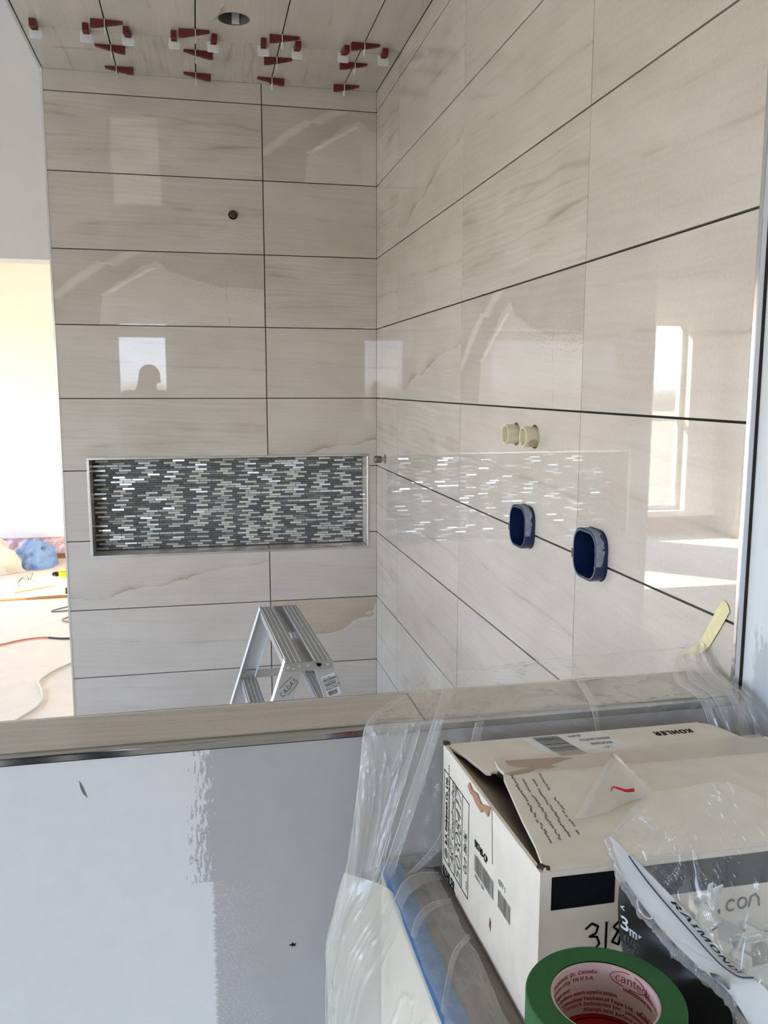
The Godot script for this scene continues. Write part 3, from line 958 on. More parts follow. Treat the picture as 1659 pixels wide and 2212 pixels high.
# ---------------------------------------------------------------- pipes, valves
func fittings() -> void:
	var m := MB.new()
	var t := thing("pipe_stub", "dark threaded shower pipe stub in a round hole high on the back wall", "pipe", Vector3(-0.6205, 0.7725, -0.03))
	m.lathe([Vector2(0.0135, -0.05), Vector2(0.0135, 0.044), Vector2(0.0125, 0.046), Vector2(0.0, 0.046)], Vector3.ZERO, EZ, 24)
	put("pipe", m.mesh(), mat(Color(0.27, 0.25, 0.20), 0.45, 0.5), t)
	m = MB.new()
	m.lathe([Vector2(0.0147, 0.026), Vector2(0.0157, 0.0275), Vector2(0.0157, 0.0405), Vector2(0.0135, 0.042)], Vector3.ZERO, EZ, 24)
	put("cap", m.mesh(), mat(Color(0.36, 0.34, 0.29), 0.4, 0.5), t)
	t = thing("pipe_stub", "grey capped pipe stub beside the back corner, just right of the niche", "pipe", Vector3(0, -0.2612, 0.1838))
	m = MB.new()
	m.lathe([Vector2(0.010, -0.06), Vector2(0.010, 0.017), Vector2(0.012, 0.018)], Vector3.ZERO, -EX, 24)
	put("pipe", m.mesh(), M.brushed, t)
	m = MB.new()
	m.lathe([Vector2(0.011, 0.016), Vector2(0.0155, 0.018), Vector2(0.0160, 0.030), Vector2(0.0145, 0.033), Vector2(0.0160, 0.034), Vector2(0.0160, 0.044), Vector2(0.012, 0.050), Vector2(0.0, 0.050)], Vector3.ZERO, -EX, 24)
	put("cap", m.mesh(), mat(Color(0.47, 0.45, 0.42), 0.35, 0.7), t)
	var ivory := mat(Color(0.86, 0.82, 0.68), 0.45)
	for i in 2:
		t = thing("capped_pipe", ["cream capped pipe, left of the two above the blue valve boxes", "cream capped pipe with a worn spot, right of the two above the valves"][i], "pipe", Vector3(0, -0.067, [1.766, 1.890][i]), "cream pipe caps on the right wall")
		m = MB.new()
		m.lathe([Vector2(0.0235, -0.06), Vector2(0.0245, 0.028), Vector2(0.0235, 0.0305), Vector2(0.0215, 0.0305), Vector2(0.0205, 0.028), Vector2(0.0205, 0.008), Vector2(0.0, 0.008)], Vector3.ZERO, -EX, 32)
		put("sleeve", m.mesh(), ivory, t)
		m = MB.new()
		if i == 0:
			m.lathe([Vector2(0.0, 0.0085), Vector2(0.008, 0.0085), Vector2(0.008, 0.018), Vector2(0.006, 0.019), Vector2(0.0, 0.019)], Vector3.ZERO, -EX, 20)
			put("plug", m.mesh(), ivory, t)
		else:
			m.prism(circle(Vector2(0.0, 0.0), 0.011, 16), Vector3(-0.012, -0.0146, 0.0203), EX, Vector3(0, 0.81, 0.58), Vector3(0, -0.58, 0.81), 0.001)
			put("worn_spot", m.mesh(), mat(Color(0.72, 0.66, 0.50), 0.7), t)
		m = MB.new()
		m.lathe([Vector2(0.0288, -0.06), Vector2(0.0288, -0.012), Vector2(0.024, -0.012), Vector2(0.024, -0.06)], Vector3.ZERO, -EX, 28)
		put("hole_sleeve", m.mesh(), M.black_gap, t)
	var blue := mat(Color(0.06, 0.135, 0.28), 0.32)
	var dark := mat(Color(0.05, 0.08, 0.16), 0.3)
	var smoke := mat(Color(0.30, 0.34, 0.40), 0.3)
	var grout := noisy(Color(0.55, 0.57, 0.62), 0.12, 12.0, 0.9, 40)
	for i in 2:
		var v: Vector2 = valves[i]
		t = thing("valve_box", ["blue plastic valve box in the right wall, farther one left of the vertical joint", "blue plastic valve box in the right wall, nearer one on the vertical joint"][i], "valve box", Vector3(0, v.y, v.x), "blue valve boxes on the right wall")
		var outer := rrect(Vector2.ZERO, Vector2(0.110, 0.104), 0.036, 7)
		var inner := rrect(Vector2.ZERO, Vector2(0.098, 0.092), 0.031, 7)
		var ring := func(p: PackedVector2Array, x: float) -> PackedVector3Array:
			var r := PackedVector3Array()
			for q in p: r.append(Vector3(x, q.y, q.x))
			r.append(Vector3(x, p[0].y, p[0].x))
			return r
		m = MB.new()
		var bulge: float = 0.025
		m.grid([ring.call(outer, 0.06), ring.call(outer, -bulge + 0.002)], true)
		m.grid([ring.call(outer, -bulge + 0.002), ring.call(rrect(Vector2.ZERO, Vector2(0.107, 0.101), 0.035, 7), -bulge)], true)
		m.grid([ring.call(rrect(Vector2.ZERO, Vector2(0.107, 0.101), 0.035, 7), -bulge), ring.call(inner, -bulge)], true)
		m.grid([ring.call(inner, -bulge), ring.call(inner, 0.05)], true)
		put("shell", m.mesh(), blue, t)
		m = MB.new()
		m.prism(inner, Vector3(0.045, 0, 0), EZ, EY, -EX, 0.004)
		put("back_plate", m.mesh(), dark, t)
		m = MB.new()
		m.box(Vector3(-0.002, -0.008, -0.0575), Vector3(0.046, 0.020, 0.009), Basis(), 0.0015)
		put("side_tab", m.mesh(), blue, t)
		m = MB.new()
		m.box(Vector3(0.016, -0.005, 0.040), Vector3(0.05, 0.046, 0.012), Basis(), 0.002)
		put("clip_post", m.mesh(), dark, t)
		m = MB.new()
		m.box(Vector3(0.02, -0.030, 0.018), Vector3(0.05, 0.020, 0.030), Basis(EX, -0.35), 0.003)
		put("valve_body", m.mesh(), smoke, t)
		m = MB.new()
		m.lathe([Vector2(0.017, -0.045), Vector2(0.017, -0.008), Vector2(0.012, -0.004), Vector2(0.0, -0.004)], Vector3(0, 0.006, 0.0), -EX, 20)
		put("valve_stem", m.mesh(), smoke, t)
		# thinset smeared on the top and near edge of the shell
		m = MB.new()
		var rows: Array = []
		var rng := RandomNumberGenerator.new()
		rng.seed = 9 + i
		for e in 2:
			var r := PackedVector3Array()
			for k in 23:
				var a := lerpf(PI * 0.72, -PI * (0.10 if i == 0 else 0.02), k / 22.0)
				var q := Vector2(cos(a), sin(a))
				var best := Vector2.ZERO
				for o in outer:
					if best == Vector2.ZERO or o.normalized().dot(q) > best.normalized().dot(q): best = o
				best *= 1.006
				r.append(Vector3(-0.0245 + (rng.randf_range(0.012, 0.019) if e == 1 else 0.0), best.y, best.x))
			rows.append(r)
		m.grid(rows)
		put("dried_thinset", m.mesh(), grout, t)

# ---------------------------------------------------------------- levelling wedges on the ceiling
func wedge_shape(l: float, hi: float, lo: float, w: float) -> MB: # along +x, thick end at -l/2, hanging down from y = 0
	var m := MB.new()
	var p := PackedVector2Array([Vector2(-l / 2, -0.0005), Vector2(-l / 2, -hi), Vector2(-l / 2 + 0.012, -hi), Vector2(l / 2, -lo), Vector2(l / 2, -0.0005)])
	m.prism(p, Vector3(0, 0, w / 2), EX, EY, EZ, w)
	for k in 12: # gripping teeth along the slope
		var x := -l / 2 + 0.016 + k * (l - 0.03) / 12.0
		var y := -lerpf(hi, lo, (x + l / 2 - 0.012) / (l - 0.012))
		m.prism(PackedVector2Array([Vector2(x, y + 0.0005), Vector2(x + 0.001, y - 0.0014), Vector2(x + 0.005, y + 0.0012)]), Vector3(0, 0, w / 2), EX, EY, EZ, w)
	return m

func wedges() -> void:
	var Y := 1.3025
	var red := mat(Color(0.38, 0.075, 0.07), 0.5)
	var white := mat(Color(0.90, 0.89, 0.86), 0.4)
	white.backlight_enabled = true
	white.backlight = Color(0.25, 0.25, 0.24)
	var wedge := wedge_shape(0.108, 0.024, 0.004, 0.02).mesh()
	var m := MB.new() # stem with a window the wedge goes through; thin in x, wide in z
	for b in [[Vector3(-0.0012, -0.034, -0.018), Vector3(0.0012, -0.024, 0.018)], [Vector3(-0.0012, -0.024, -0.018), Vector3(0.0012, 0.0, -0.012)], [Vector3(-0.0012, -0.024, 0.012), Vector3(0.0012, 0.0, 0.018)]]:
		m.ab(b[0], b[1], 0.0006)
	m.ab(Vector3(-0.002, -0.044, -0.004), Vector3(0.002, -0.033, 0.004), 0.001)
	var clip := m.mesh()
	m = MB.new()
	m.box(Vector3(0, -0.0220, 0), Vector3(0.0024, 0.036, 0.041), Basis(), 0.001)
	m.box(Vector3(0, -0.038, 0), Vector3(0.004, 0.006, 0.037), Basis(), 0.0015)
	var plate := m.mesh()
	var xs: Array = [-1.066, -0.760, -0.455, -0.152]
	var zs: Array = [0.515, 0.305, 0.07]
	var jn: Array = ["leftmost", "second", "third", "rightmost"]
	var rn: Array = ["front row by the viewer", "middle row", "row nearest the back wall"]
	for r in 3:
		for j in 4:
			var flip: bool = [[false, false, false, false], [true, true, false, false], [true, true, true, false]][r][j]
			var t := thing("levelling_wedge", "red wedge across the %s long ceiling joint in the %s" % [jn[j], rn[r]], "wedge", Vector3(xs[j], Y, zs[r] + [0.006, -0.012, 0.003, -0.004][(r + j) % 4]), "red levelling wedges on the ceiling")
			put("wedge", wedge, red, t, Transform3D(Basis(EY, (PI if flip else 0.0) + [0.04, -0.05, 0.02][(r * 2 + j) % 3]), Vector3([0.006, -0.004, 0.01][(r + j) % 3], -0.001, 0)))
			put("clip", clip, white, t)
	var cx: Array = [-1.308, -1.140, -0.996, -0.834, -0.698, -0.515, -0.390, -0.216, -0.062]
	var where: Array = ["at the far left by the ceiling edge", "just left of the leftmost long joint", "just right of the leftmost long joint", "just left of the second long joint", "just right of the second long joint", "just left of the third long joint", "just right of the third long joint", "just left of the rightmost long joint", "at the far right by the tiled wall"]
	for i in 9:
		var t := thing("levelling_wedge", "red wedge seen end-on over a white clip %s" % where[i], "wedge", Vector3(cx[i], Y, 0.423), "red end-on wedges on the cross joint")
		put("clip", plate, white, t, Transform3D(Basis(EY, PI / 2), Vector3.ZERO))
		put("wedge", wedge, red, t, Transform3D(Basis(EY, PI / 2 + [0.0, 0.05, -0.06][i % 3]), Vector3([-0.002, 0.002, 0.0][i % 3], -0.001, 0.012)))

# ---------------------------------------------------------------- sawhorse
func ribbed(x0: float, x1: float, z0: float, z1: float, y: float, skirt: float) -> MB:
	var m := MB.new()
	var p := PackedVector2Array([Vector2(x0, y - 0.003)])
	p.append(Vector2(x0, y))
	var ribs := 4
	for i in ribs:
		var c := lerpf(x0, x1, (i + 0.5) / ribs)
		p.append_array([Vector2(c - 0.0032, y), Vector2(c - 0.0022, y + 0.0022), Vector2(c + 0.0022, y + 0.0022), Vector2(c + 0.0032, y)])
	p.append_array([Vector2(x1, y), Vector2(x1, y - 0.003)])
	m.prism(p, Vector3(0, 0, z1), EX, EY, EZ, z1 - z0)
	m.ab(Vector3(x0, y - skirt, z0), Vector3(x0 + 0.0025, y - 0.001, z1))
	m.ab(Vector3(x1 - 0.0025, y - skirt, z0), Vector3(x1, y - 0.001, z1))
	return m

func sawhorse() -> void:
	var t := thing("sawhorse", "aluminium sawhorse with ribbed top standing in the shower behind the half wall", "sawhorse", Vector3(-0.5176, FLOOR, 1.1725))
	t.rotation.y = 0.0463
	var H := 0.78
	var alu := mat(Color(0.74, 0.74, 0.73), 0.36, 0.75)
	var pale := mat(Color(0.80, 0.80, 0.79), 0.42, 0.55)
	for s in [-1, 1]:
		put("top_plank", ribbed(-0.0665 if s < 0 else 0.0135, -0.0135 if s < 0 else 0.0665, -0.32, 0.32, H, 0.026).mesh(), alu, t)
	var m := MB.new()
	m.ab(Vector3(-0.0135, H - 0.024, -0.31), Vector3(0.0135, H - 0.021, -0.06))
	m.ab(Vector3(-0.0135, H - 0.024, 0.02), Vector3(0.0135, H - 0.021, 0.31))
	put("centre_web", m.mesh(), alu, t)
	for sz in [-1, 1]:
		for sx in [-1, 1]:
			m = MB.new()
			var a := Vector3(sx * 0.040, H - 0.004, sz * 0.316)
			var b := Vector3(sx * 0.285, 0.012, sz * 0.316)
			var d := (b - a).normalized()
			var z := Vector3(0, 0, sz)
			var x := d.cross(z).normalized()
			var bs := Basis(x, d, x.cross(d))
			var mid := (a + b) / 2
			var l := a.distance_to(b)
			m.box(mid, Vector3(0.056, l, 0.003), bs, 0.0005)
			for e in [-1, 1]:
				m.box(mid + x * e * 0.0268 - z * 0.014, Vector3(0.0026, l, 0.030), bs, 0.0005)
			var leg := put("leg", m.mesh(), pale, t)
			m = MB.new()
			m.box(b + Vector3(0, -0.001, -sz * 0.013), Vector3(0.062, 0.022, 0.036), Basis(), 0.004)
			put("foot", m.mesh(), mat(Color(0.08, 0.08, 0.08), 0.7), leg)
		# hinge plates and rivets on the end
		m = MB.new()
		var z0: float = sz * 0.3215
		m.prism(rrect(Vector2(-0.0235 * sz, H - 0.013), Vector2(0.090, 0.026), 0.0125), Vector3(0, 0, z0 + (0.0035 if sz > 0 else 0.0)), EX, EY, EZ, 0.0035)
		var hp := put("hinge_plate", m.mesh(), alu, t)
		m = MB.new()
		m.prism(rrect(Vector2(0.038 * sz, H - 0.012), Vector2(0.060, 0.025), 0.003), Vector3(0, 0, z0 + (0.0022 if sz > 0 else 0.0013)), EX, EY, EZ, 0.0035)
		put("end_plate", m.mesh(), alu, t)
		for r in [[-0.0576, -0.013], [-0.0417, -0.017], [-0.026, -0.010], [-0.0012, -0.011], [0.0386, -0.017], [0.055, -0.011]]:
			m = MB.new()
			m.lathe([Vector2(0.0042, 0.0), Vector2(0.0036, 0.0016), Vector2(0.0018, 0.0026), Vector2(0.0, 0.0028)], Vector3(r[0] * sz, H + r[1], z0 + sz * 0.0036), Vector3(0, 0, sz), 12)
			put("rivet", m.mesh(), M.brushed, hp)
		m = MB.new()
		m.ab(Vector3(-0.118, H - 0.25, sz * 0.305 - 0.0015), Vector3(0.118, H - 0.222, sz * 0.305 + 0.0015))
		put("cross_brace", m.mesh(), alu, t)
	for s in [-1, 1]:
		put("step", ribbed(-0.137 if s < 0 else 0.085, -0.085 if s < 0 else 0.137, -0.30, 0.30, H - 0.245, 0.03).mesh(), alu, t)
	# black smudge, handwriting and sticker on the near legs
	var gx := t.transform
	var fz := 0.3182
	strokes(t, "ink_smudge", [[Vector2(-0.005, 0.002), Vector2(0.006, 0.001)], [Vector2(-0.004, -0.002), Vector2(0.005, -0.003)], [Vector2(-0.003, 0.004), Vector2(0.002, -0.005)]], 0.004, gx * Vector3(0.0285, H - 0.010, 0.3242), gx.basis.x, gx.basis.y, M.ink)
	var hw: Array = []
	var adv := 0.0
	for ch in [[arc(Vector2(0.006, 0.006), Vector2(0.005, 0.007), 0.9, 5.3)], [[Vector2(0, 0), Vector2(0.004, 0.013), Vector2(0.009, 0)], [Vector2(0.002, 0.005), Vector2(0.008, 0.005)]], [[Vector2(0.001, 0), Vector2(0.002, 0.012)], arc(Vector2(0.002, 0.006), Vector2(0.008, 0.0065), 1.5, -1.5)], [[Vector2(0, 0), Vector2(0.005, 0.013), Vector2(0.009, 0)], [Vector2(0.002, 0.005), Vector2(0.008, 0.005)]], [[Vector2(0.008, 0.011), Vector2(0.003, 0.012), Vector2(0.002, 0.008), Vector2(0.008, 0.005), Vector2(0.006, 0.0), Vector2(0.001, 0.001)]]]:
		for l in ch: hw.append(l.map(func(p: Vector2) -> Vector2: return p + Vector2(adv, 0)))
		adv += 0.0135
	hw.append([Vector2(0.013, 0.024), Vector2(0.040, 0.023), Vector2(0.062, 0.020)])
	hw.append([Vector2(0.012, -0.007), Vector2(0.04, -0.008), Vector2(0.062, -0.004)])
	var ca := cos(0.82)
	var sa := sin(0.82)
	strokes(t, "handwriting", hw, 0.0013, gx * Vector3(-0.075, H - 0.100, fz), gx.basis * Vector3(ca, sa, 0), gx.basis * Vector3(-sa, ca, 0), M.ink)
	var ld := Vector3(0.245, -0.764, 0).normalized()
	var lx := Vector3(-ld.y, ld.x, 0)
	var so := Vector3(0.040, H, fz + 0.0004) + ld * 0.047 - lx * 0.021
	m = MB.new()
	m.box(so + lx * 0.021 + ld * 0.034, Vector3(0.041, 0.068, 0.0006), Basis(lx, -ld, EZ))
	var st := put("sticker", m.mesh(), mat(Color(0.90, 0.90, 0.89), 0.5), t)
	var gl := gx.basis * lx
	var gd := gx.basis * -ld
	var row := func(k: float, s: String, size: float, bold: bool, sq: float) -> void: write(t, s, size, gx * (so + lx * 0.003 + ld * k + EZ * 0.0006), gl, gd, M.ink, bold, sq)
	row.call(0.007, "TYPE 2 MAY", 0.0032, false, 1.0)
	row.call(0.014, "MUSTANG", 0.0070, true, 0.86)
	row.call(0.022, "ALUMINUM", 0.0055, false, 0.92)
	row.call(0.029, "SAWHORSE", 0.0062, true, 0.80)
	row.call(0.036, "350 LB WORKING LOAD", 0.0030, false, 0.9)
	row.call(0.042, "MODEL # 10242", 0.0040, true, 0.95)
	bars(t, gx * (so + lx * 0.006 + ld * 0.062 + EZ * 0.0006), gl, gd, 0.026, 0.013, 3, M.ink)

# ---------------------------------------------------------------- vanity and plastic sheet
func vanity_and_sheet() -> void:
	var T := -0.603
	var t := thing("vanity_cabinet", "white vanity cabinet with a bare wood top pushed against the half wall", "cabinet", Vector3(-0.27, FLOOR, 3.01))
	var lo := local(t)
	var m := MB.new()
	m.ab(Vector3(-0.555, FLOOR + 0.1, 2.742), Vector3(0.004, T - 0.018, 3.27), 0.001)
	put("body", m.mesh(), mat(Color(0.93, 0.89, 0.81), 0.45), t, lo)
	m = MB.new()
	m.ab(Vector3(-0.50, FLOOR, 2.76), Vector3(0.0, FLOOR + 0.1, 3.21))
	put("toe_kick", m.mesh(), mat(Color(0.75, 0.74, 0.71), 0.5), t, lo)
	m = MB.new()
	m.ab(Vector3(-0.556, T - 0.018, 2.740), Vector3(0.005, T, 3.285), 0.0012)
	var wood := Image.create(512, 512, false, Image.FORMAT_RGB8)
	var f := fnl(1.0, 61, 4)
	for y in 512:
		for x in 512:
			var n := f.get_noise_2d(x * 0.05, y * 0.006) * 0.09 + f.get_noise_2d(x * 0.3, y * 0.012) * 0.05
			wood.set_pixel(x, y, Color(0.50 + n, 0.455 + n, 0.40 + n * 0.9))
	var wm := textured(wood, 0.7)
	wm.uv1_triplanar = true
	wm.uv1_world_triplanar = true
	wm.uv1_scale = Vector3.ONE * 2.0
	put("top_board", m.mesh(), wm, t, lo)
	for k in 2:
		m = MB.new()
		m.ab(Vector3([-0.550, -0.273][k], FLOOR + 0.12, 3.27), Vector3([-0.277, 0.0][k], T - 0.03, 3.288), 0.003)
		put("door", m.mesh(), mat(Color(0.90, 0.89, 0.86), 0.45), t, lo)
	# blue tape along the left edge of the top, slightly ragged
	t = thing("painters_tape", "blue painter's tape along the left edge of the wooden vanity top", "tape", Vector3(-0.54, T, 3.0))
	lo = local(t)
	var bt := noisy(Color(0.34, 0.50, 0.67), 0.09, 5.0, 0.6, 62)
	for seg in [[2.755, 2.845, 0.0], [2.838, 3.070, 0.001], [3.062, 3.284, 0.002]]:
		m = MB.new()
		var rows: Array = []
		for i in 4:
			var r := PackedVector3Array()
			for j in 13:
				var z := lerpf(seg[0], seg[1], j / 12.0)
				var w: float = 0.0245 + 0.0012 * sin(z * 60.0)
				r.append([Vector3(-0.5575, T - 0.009, z), Vector3(-0.5575, T + 0.0006 + seg[2] * 0.3, z), Vector3(-0.545, T + 0.0009 + seg[2] * 0.5 + 0.0008 * sin(z * 90), z), Vector3(-0.556 + w, T + 0.0006 + seg[2] * 0.3, z)][i])
			rows.append(r)
		m.grid(rows)
		put("tape_strip", m.mesh(), bt, t, lo)
	# clear sheet over the cap, down the wall, across the top and over the cabinet side
	var clear := pane(Color(0.95, 0.93, 0.89), 0.20, 0.12)
	var milky := pane(Color(1.0, 0.96, 0.86), 0.38, 0.14)
	t = thing("plastic_sheet", "clear plastic dust sheet draped over the half wall cap and down the vanity side", "plastic sheet", Vector3(-0.3, -0.41, 2.75))
	lo = local(t)
	var back: Array = [Vector3(-0.500, -0.398, 2.668), Vector3(-0.470, -0.392, 2.630), Vector3(-0.426, -0.388, 2.604), Vector3(-0.320, -0.384, 2.604), Vector3(-0.209, -0.382, 2.594), Vector3(-0.090, -0.378, 2.594), Vector3(-0.020, -0.372, 2.612)]
	var cap: Array = [Vector3(-0.545, -0.403, 2.705), Vector3(-0.48, -0.398, 2.69), Vector3(-0.43, -0.401, 2.675), Vector3(-0.32, -0.402, 2.67), Vector3(-0.20, -0.401, 2.67), Vector3(-0.09, -0.400, 2.675), Vector3(-0.012, -0.398, 2.68)]
	var edge: Array = [Vector3(-0.576, -0.402, 2.745), Vector3(-0.50, -0.402, 2.745), Vector3(-0.43, -0.402, 2.745), Vector3(-0.32, -0.402, 2.744), Vector3(-0.20, -0.403, 2.745), Vector3(-0.09, -0.403, 2.747), Vector3(-0.008, -0.404, 2.75)]
	put("cap_cover", sheet([back, cap, edge], 50, 130, 0.008, Vector2(1.4, 7), 71, Vector3(0, 1, 0)).mesh(), clear, t, lo)
	var dn := func(y: float, z: float, xl: float, xr: float) -> Array:
		var r: Array = []
		for k in 7: r.append(Vector3(lerpf(xl, xr, k / 6.0), y, z))
		return r
	put("drop", sheet([edge, dn.call(-0.44, 2.752, -0.584, -0.006), dn.call(-0.50, 2.765, -0.594, -0.002), dn.call(-0.597, 2.785, -0.6, 0.0)], 70, 120, 0.010, Vector2(0.7, 6), 72).mesh(), clear, t, lo)
	var o1: Array = []; var o2: Array = []
	for k in 6:
		var z := lerpf(2.785, 3.27, k / 5.0)
		o1.append(Vector3(-0.492, T + 0.0022, z)); o2.append(Vector3(-0.557, T + 0.0022, z))
	put("top_cover", sheet([o1, o2], 24, 140, 0.008, Vector2(0.9, 7), 73, Vector3(0, 1, 0)).mesh(), clear, t, lo)
	var zs: Array = [2.768, 2.82, 2.90, 3.0, 3.1, 3.24]
	var side := func(y: float, xs: Array) -> Array:
		var r: Array = []
		for k in 6: r.append(Vector3(xs[k], y, zs[k]))
		return r
	put("side_drape", sheet([side.call(T + 0.001, [-0.612, -0.560, -0.559, -0.559, -0.559, -0.559]), side.call(-0.65, [-0.628, -0.60, -0.585, -0.58, -0.578, -0.575]), side.call(-0.71, [-0.641, -0.625, -0.612, -0.60, -0.595, -0.59]), side.call(-0.85, [-0.642, -0.64, -0.632, -0.622, -0.615, -0.61]), side.call(-1.15, [-0.645, -0.648, -0.645, -0.64, -0.63, -0.62])], 90, 160, 0.008, Vector2(0.6, 6), 74, Vector3.ZERO, true).mesh(), milky, t, lo)
	put("fold", sheet([dn.call(-0.402, 2.750, -0.580, -0.47), dn.call(-0.48, 2.768, -0.592, -0.50), dn.call(-0.58, 2.784, -0.612, -0.54), dn.call(-0.66, 2.79, -0.630, -0.56), dn.call(-0.75, 2.79, -0.642, -0.57)], 60, 60, 0.010, Vector2(1.0, 3), 75).mesh(), clear, t, lo)
	# doubled folds and hems that catch the light
	var hem := pane(Color(0.97, 0.96, 0.93), 0.13, 0.08)
	var crease := pane(Color(0.97, 0.96, 0.94), 0.42, 0.06)
	var fold := func(pts: Array, across: Vector3, w: float) -> void:
		var e0: Array = []
		var e1: Array = []
		for k in pts.size():
			var u := across * w * (0.35 + 0.65 * sin(PI * (k + 0.5) / pts.size()))
			e0.append(pts[k]); e1.append(pts[k] + u)
		put("fold", sheet([e0, e1], 4, 60, 0.0012, Vector2(1, 4), 77).mesh(), hem, t, lo)
		var ln := MB.new()
		ln.tube(e0, 0.0006, 5, 0.00035, 6)
		put("crease", ln.mesh(), crease, t, lo)
	fold.call([Vector3(-0.505, -0.396, 2.662), Vector3(-0.545, -0.399, 2.70), Vector3(-0.580, -0.404, 2.754), Vector3(-0.593, -0.466, 2.778), Vector3(-0.612, -0.577, 2.795), Vector3(-0.641, -0.71, 2.800), Vector3(-0.643, -0.86, 2.802), Vector3(-0.645, -1.1, 2.81)], Vector3(0.9, 0.0, 0.1), 0.014)
	fold.call([Vector3(-0.430, -0.384, 2.606), Vector3(-0.448, -0.392, 2.67), Vector3(-0.485, -0.402, 2.755), Vector3(-0.520, -0.47, 2.785), Vector3(-0.555, -0.56, 2.80), Vector3(-0.600, -0.68, 2.81), Vector3(-0.625, -0.85, 2.83)], Vector3(0.8, 0.1, 0.0), 0.022)
	fold.call([Vector3(-0.505, -0.41, 2.76), Vector3(-0.535, -0.48, 2.785), Vector3(-0.565, -0.56, 2.80), Vector3(-0.595, -0.64, 2.81), Vector3(-0.618, -0.75, 2.82)], Vector3(-0.7, 0.1, 0.2), 0.018)
	fold.call([Vector3(-0.425, -0.408, 2.758), Vector3(-0.45, -0.48, 2.775), Vector3(-0.485, -0.56, 2.782), Vector3(-0.53, -0.594, 2.80)], Vector3(0.6, 0.1, 0.1), 0.03)
	fold.call([Vector3(-0.430, -0.386, 2.602), Vector3(-0.320, -0.382, 2.602), Vector3(-0.209, -0.380, 2.592), Vector3(-0.090, -0.376, 2.592), Vector3(-0.020, -0.370, 2.611)], Vector3(0, -0.3, 0.9), 0.010)
	fold.call([Vector3(-0.488, -0.598, 2.80), Vector3(-0.52, -0.588, 2.812), Vector3(-0.55, -0.590, 2.835), Vector3(-0.575, -0.62, 2.87)], Vector3(0.1, 0.0, 0.9), 0.030)
	fold.call([Vector3(-0.488, -0.599, 2.86), Vector3(-0.52, -0.592, 2.875), Vector3(-0.548, -0.594, 2.905), Vector3(-0.572, -0.63, 2.95)], Vector3(0.1, 0.0, 0.9), 0.016)
	fold.call([Vector3(-0.488, -0.599, 2.935), Vector3(-0.515, -0.594, 2.965), Vector3(-0.538, -0.595, 3.01), Vector3(-0.560, -0.605, 3.06)], Vector3(0.2, 0.0, 0.9), 0.010)
	fold.call([Vector3(-0.22, -0.380, 2.60), Vector3(-0.235, -0.392, 2.67), Vector3(-0.25, -0.398, 2.745), Vector3(-0.245, -0.44, 2.765)], Vector3(0.9, 0.1, 0.0), 0.012)
	for k in 4:
		var x := -0.012 - 0.024 * k
		fold.call([Vector3(-0.010 - 0.008 * k, -0.368 - 0.004 * k, 2.640 - 0.008 * k), Vector3(x, -0.392, 2.69), Vector3(x + 0.004, -0.402, 2.752), Vector3(x + 0.012, -0.45, 2.775), Vector3(x + 0.024, -0.56, 2.79)], Vector3(0.85, 0.1, 0.2), 0.013)
	# gathered corner held by the masking tape
	var gather := func(y: float, z: float, w: float, x: float) -> Array: return [Vector3(x - w, y, z - w * 0.55), Vector3(x - w * 0.4, y + 0.004, z), Vector3(x, y - 0.003, z + w * 0.4)]
	put("taped_corner", sheet([gather.call(-0.357, 2.640, 0.022, -0.004), gather.call(-0.385, 2.668, 0.05, -0.004), gather.call(-0.404, 2.75, 0.085, 0.0), gather.call(-0.46, 2.80, 0.09, 0.008), gather.call(-0.56, 2.86, 0.10, 0.010)], 50, 50, 0.008, Vector2(0.6, 5), 76).mesh(), clear, t, lo)
	t = thing("masking_tape", "cream strip of masking tape on the right wall holding up the plastic sheet", "tape", Vector3(0, -0.31, 2.66))
	lo = local(t)
	m = MB.new()
	var rows: Array = [PackedVector3Array([Vector3(-0.0016, -0.2775, 2.6755), Vector3(-0.0016, -0.2745, 2.684), Vector3(-0.0016, -0.2775, 2.692)]), PackedVector3Array([Vector3(-0.0018, -0.290, 2.668), Vector3(-0.0022, -0.289, 2.684), Vector3(-0.0016, -0.288, 2.6995)]), PackedVector3Array([Vector3(-0.0018, -0.320, 2.649), Vector3(-0.0026, -0.322, 2.663), Vector3(-0.0018, -0.323, 2.677)]), PackedVector3Array([Vector3(-0.0018, -0.3525, 2.629), Vector3(-0.003, -0.356, 2.640), Vector3(-0.0018, -0.360, 2.6507)])]
	m.grid(rows)
	var ms := noisy(Color(0.88, 0.83, 0.62), 0.04, 9.0, 0.7, 63)
	put("tape_strip", m.mesh(), ms, t, lo)
	m = MB.new()
	rows = [rows[3], PackedVector3Array([Vector3(-0.016, -0.369, 2.621), Vector3(-0.016, -0.371, 2.632), Vector3(-0.015, -0.373, 2.643)]), PackedVector3Array([Vector3(-0.029, -0.3850, 2.613), Vector3(-0.029, -0.3850, 2.620), Vector3(-0.029, -0.3845, 2.627)])]
	m.grid(rows)
	put("loose_end", m.mesh(), ms, t, lo)

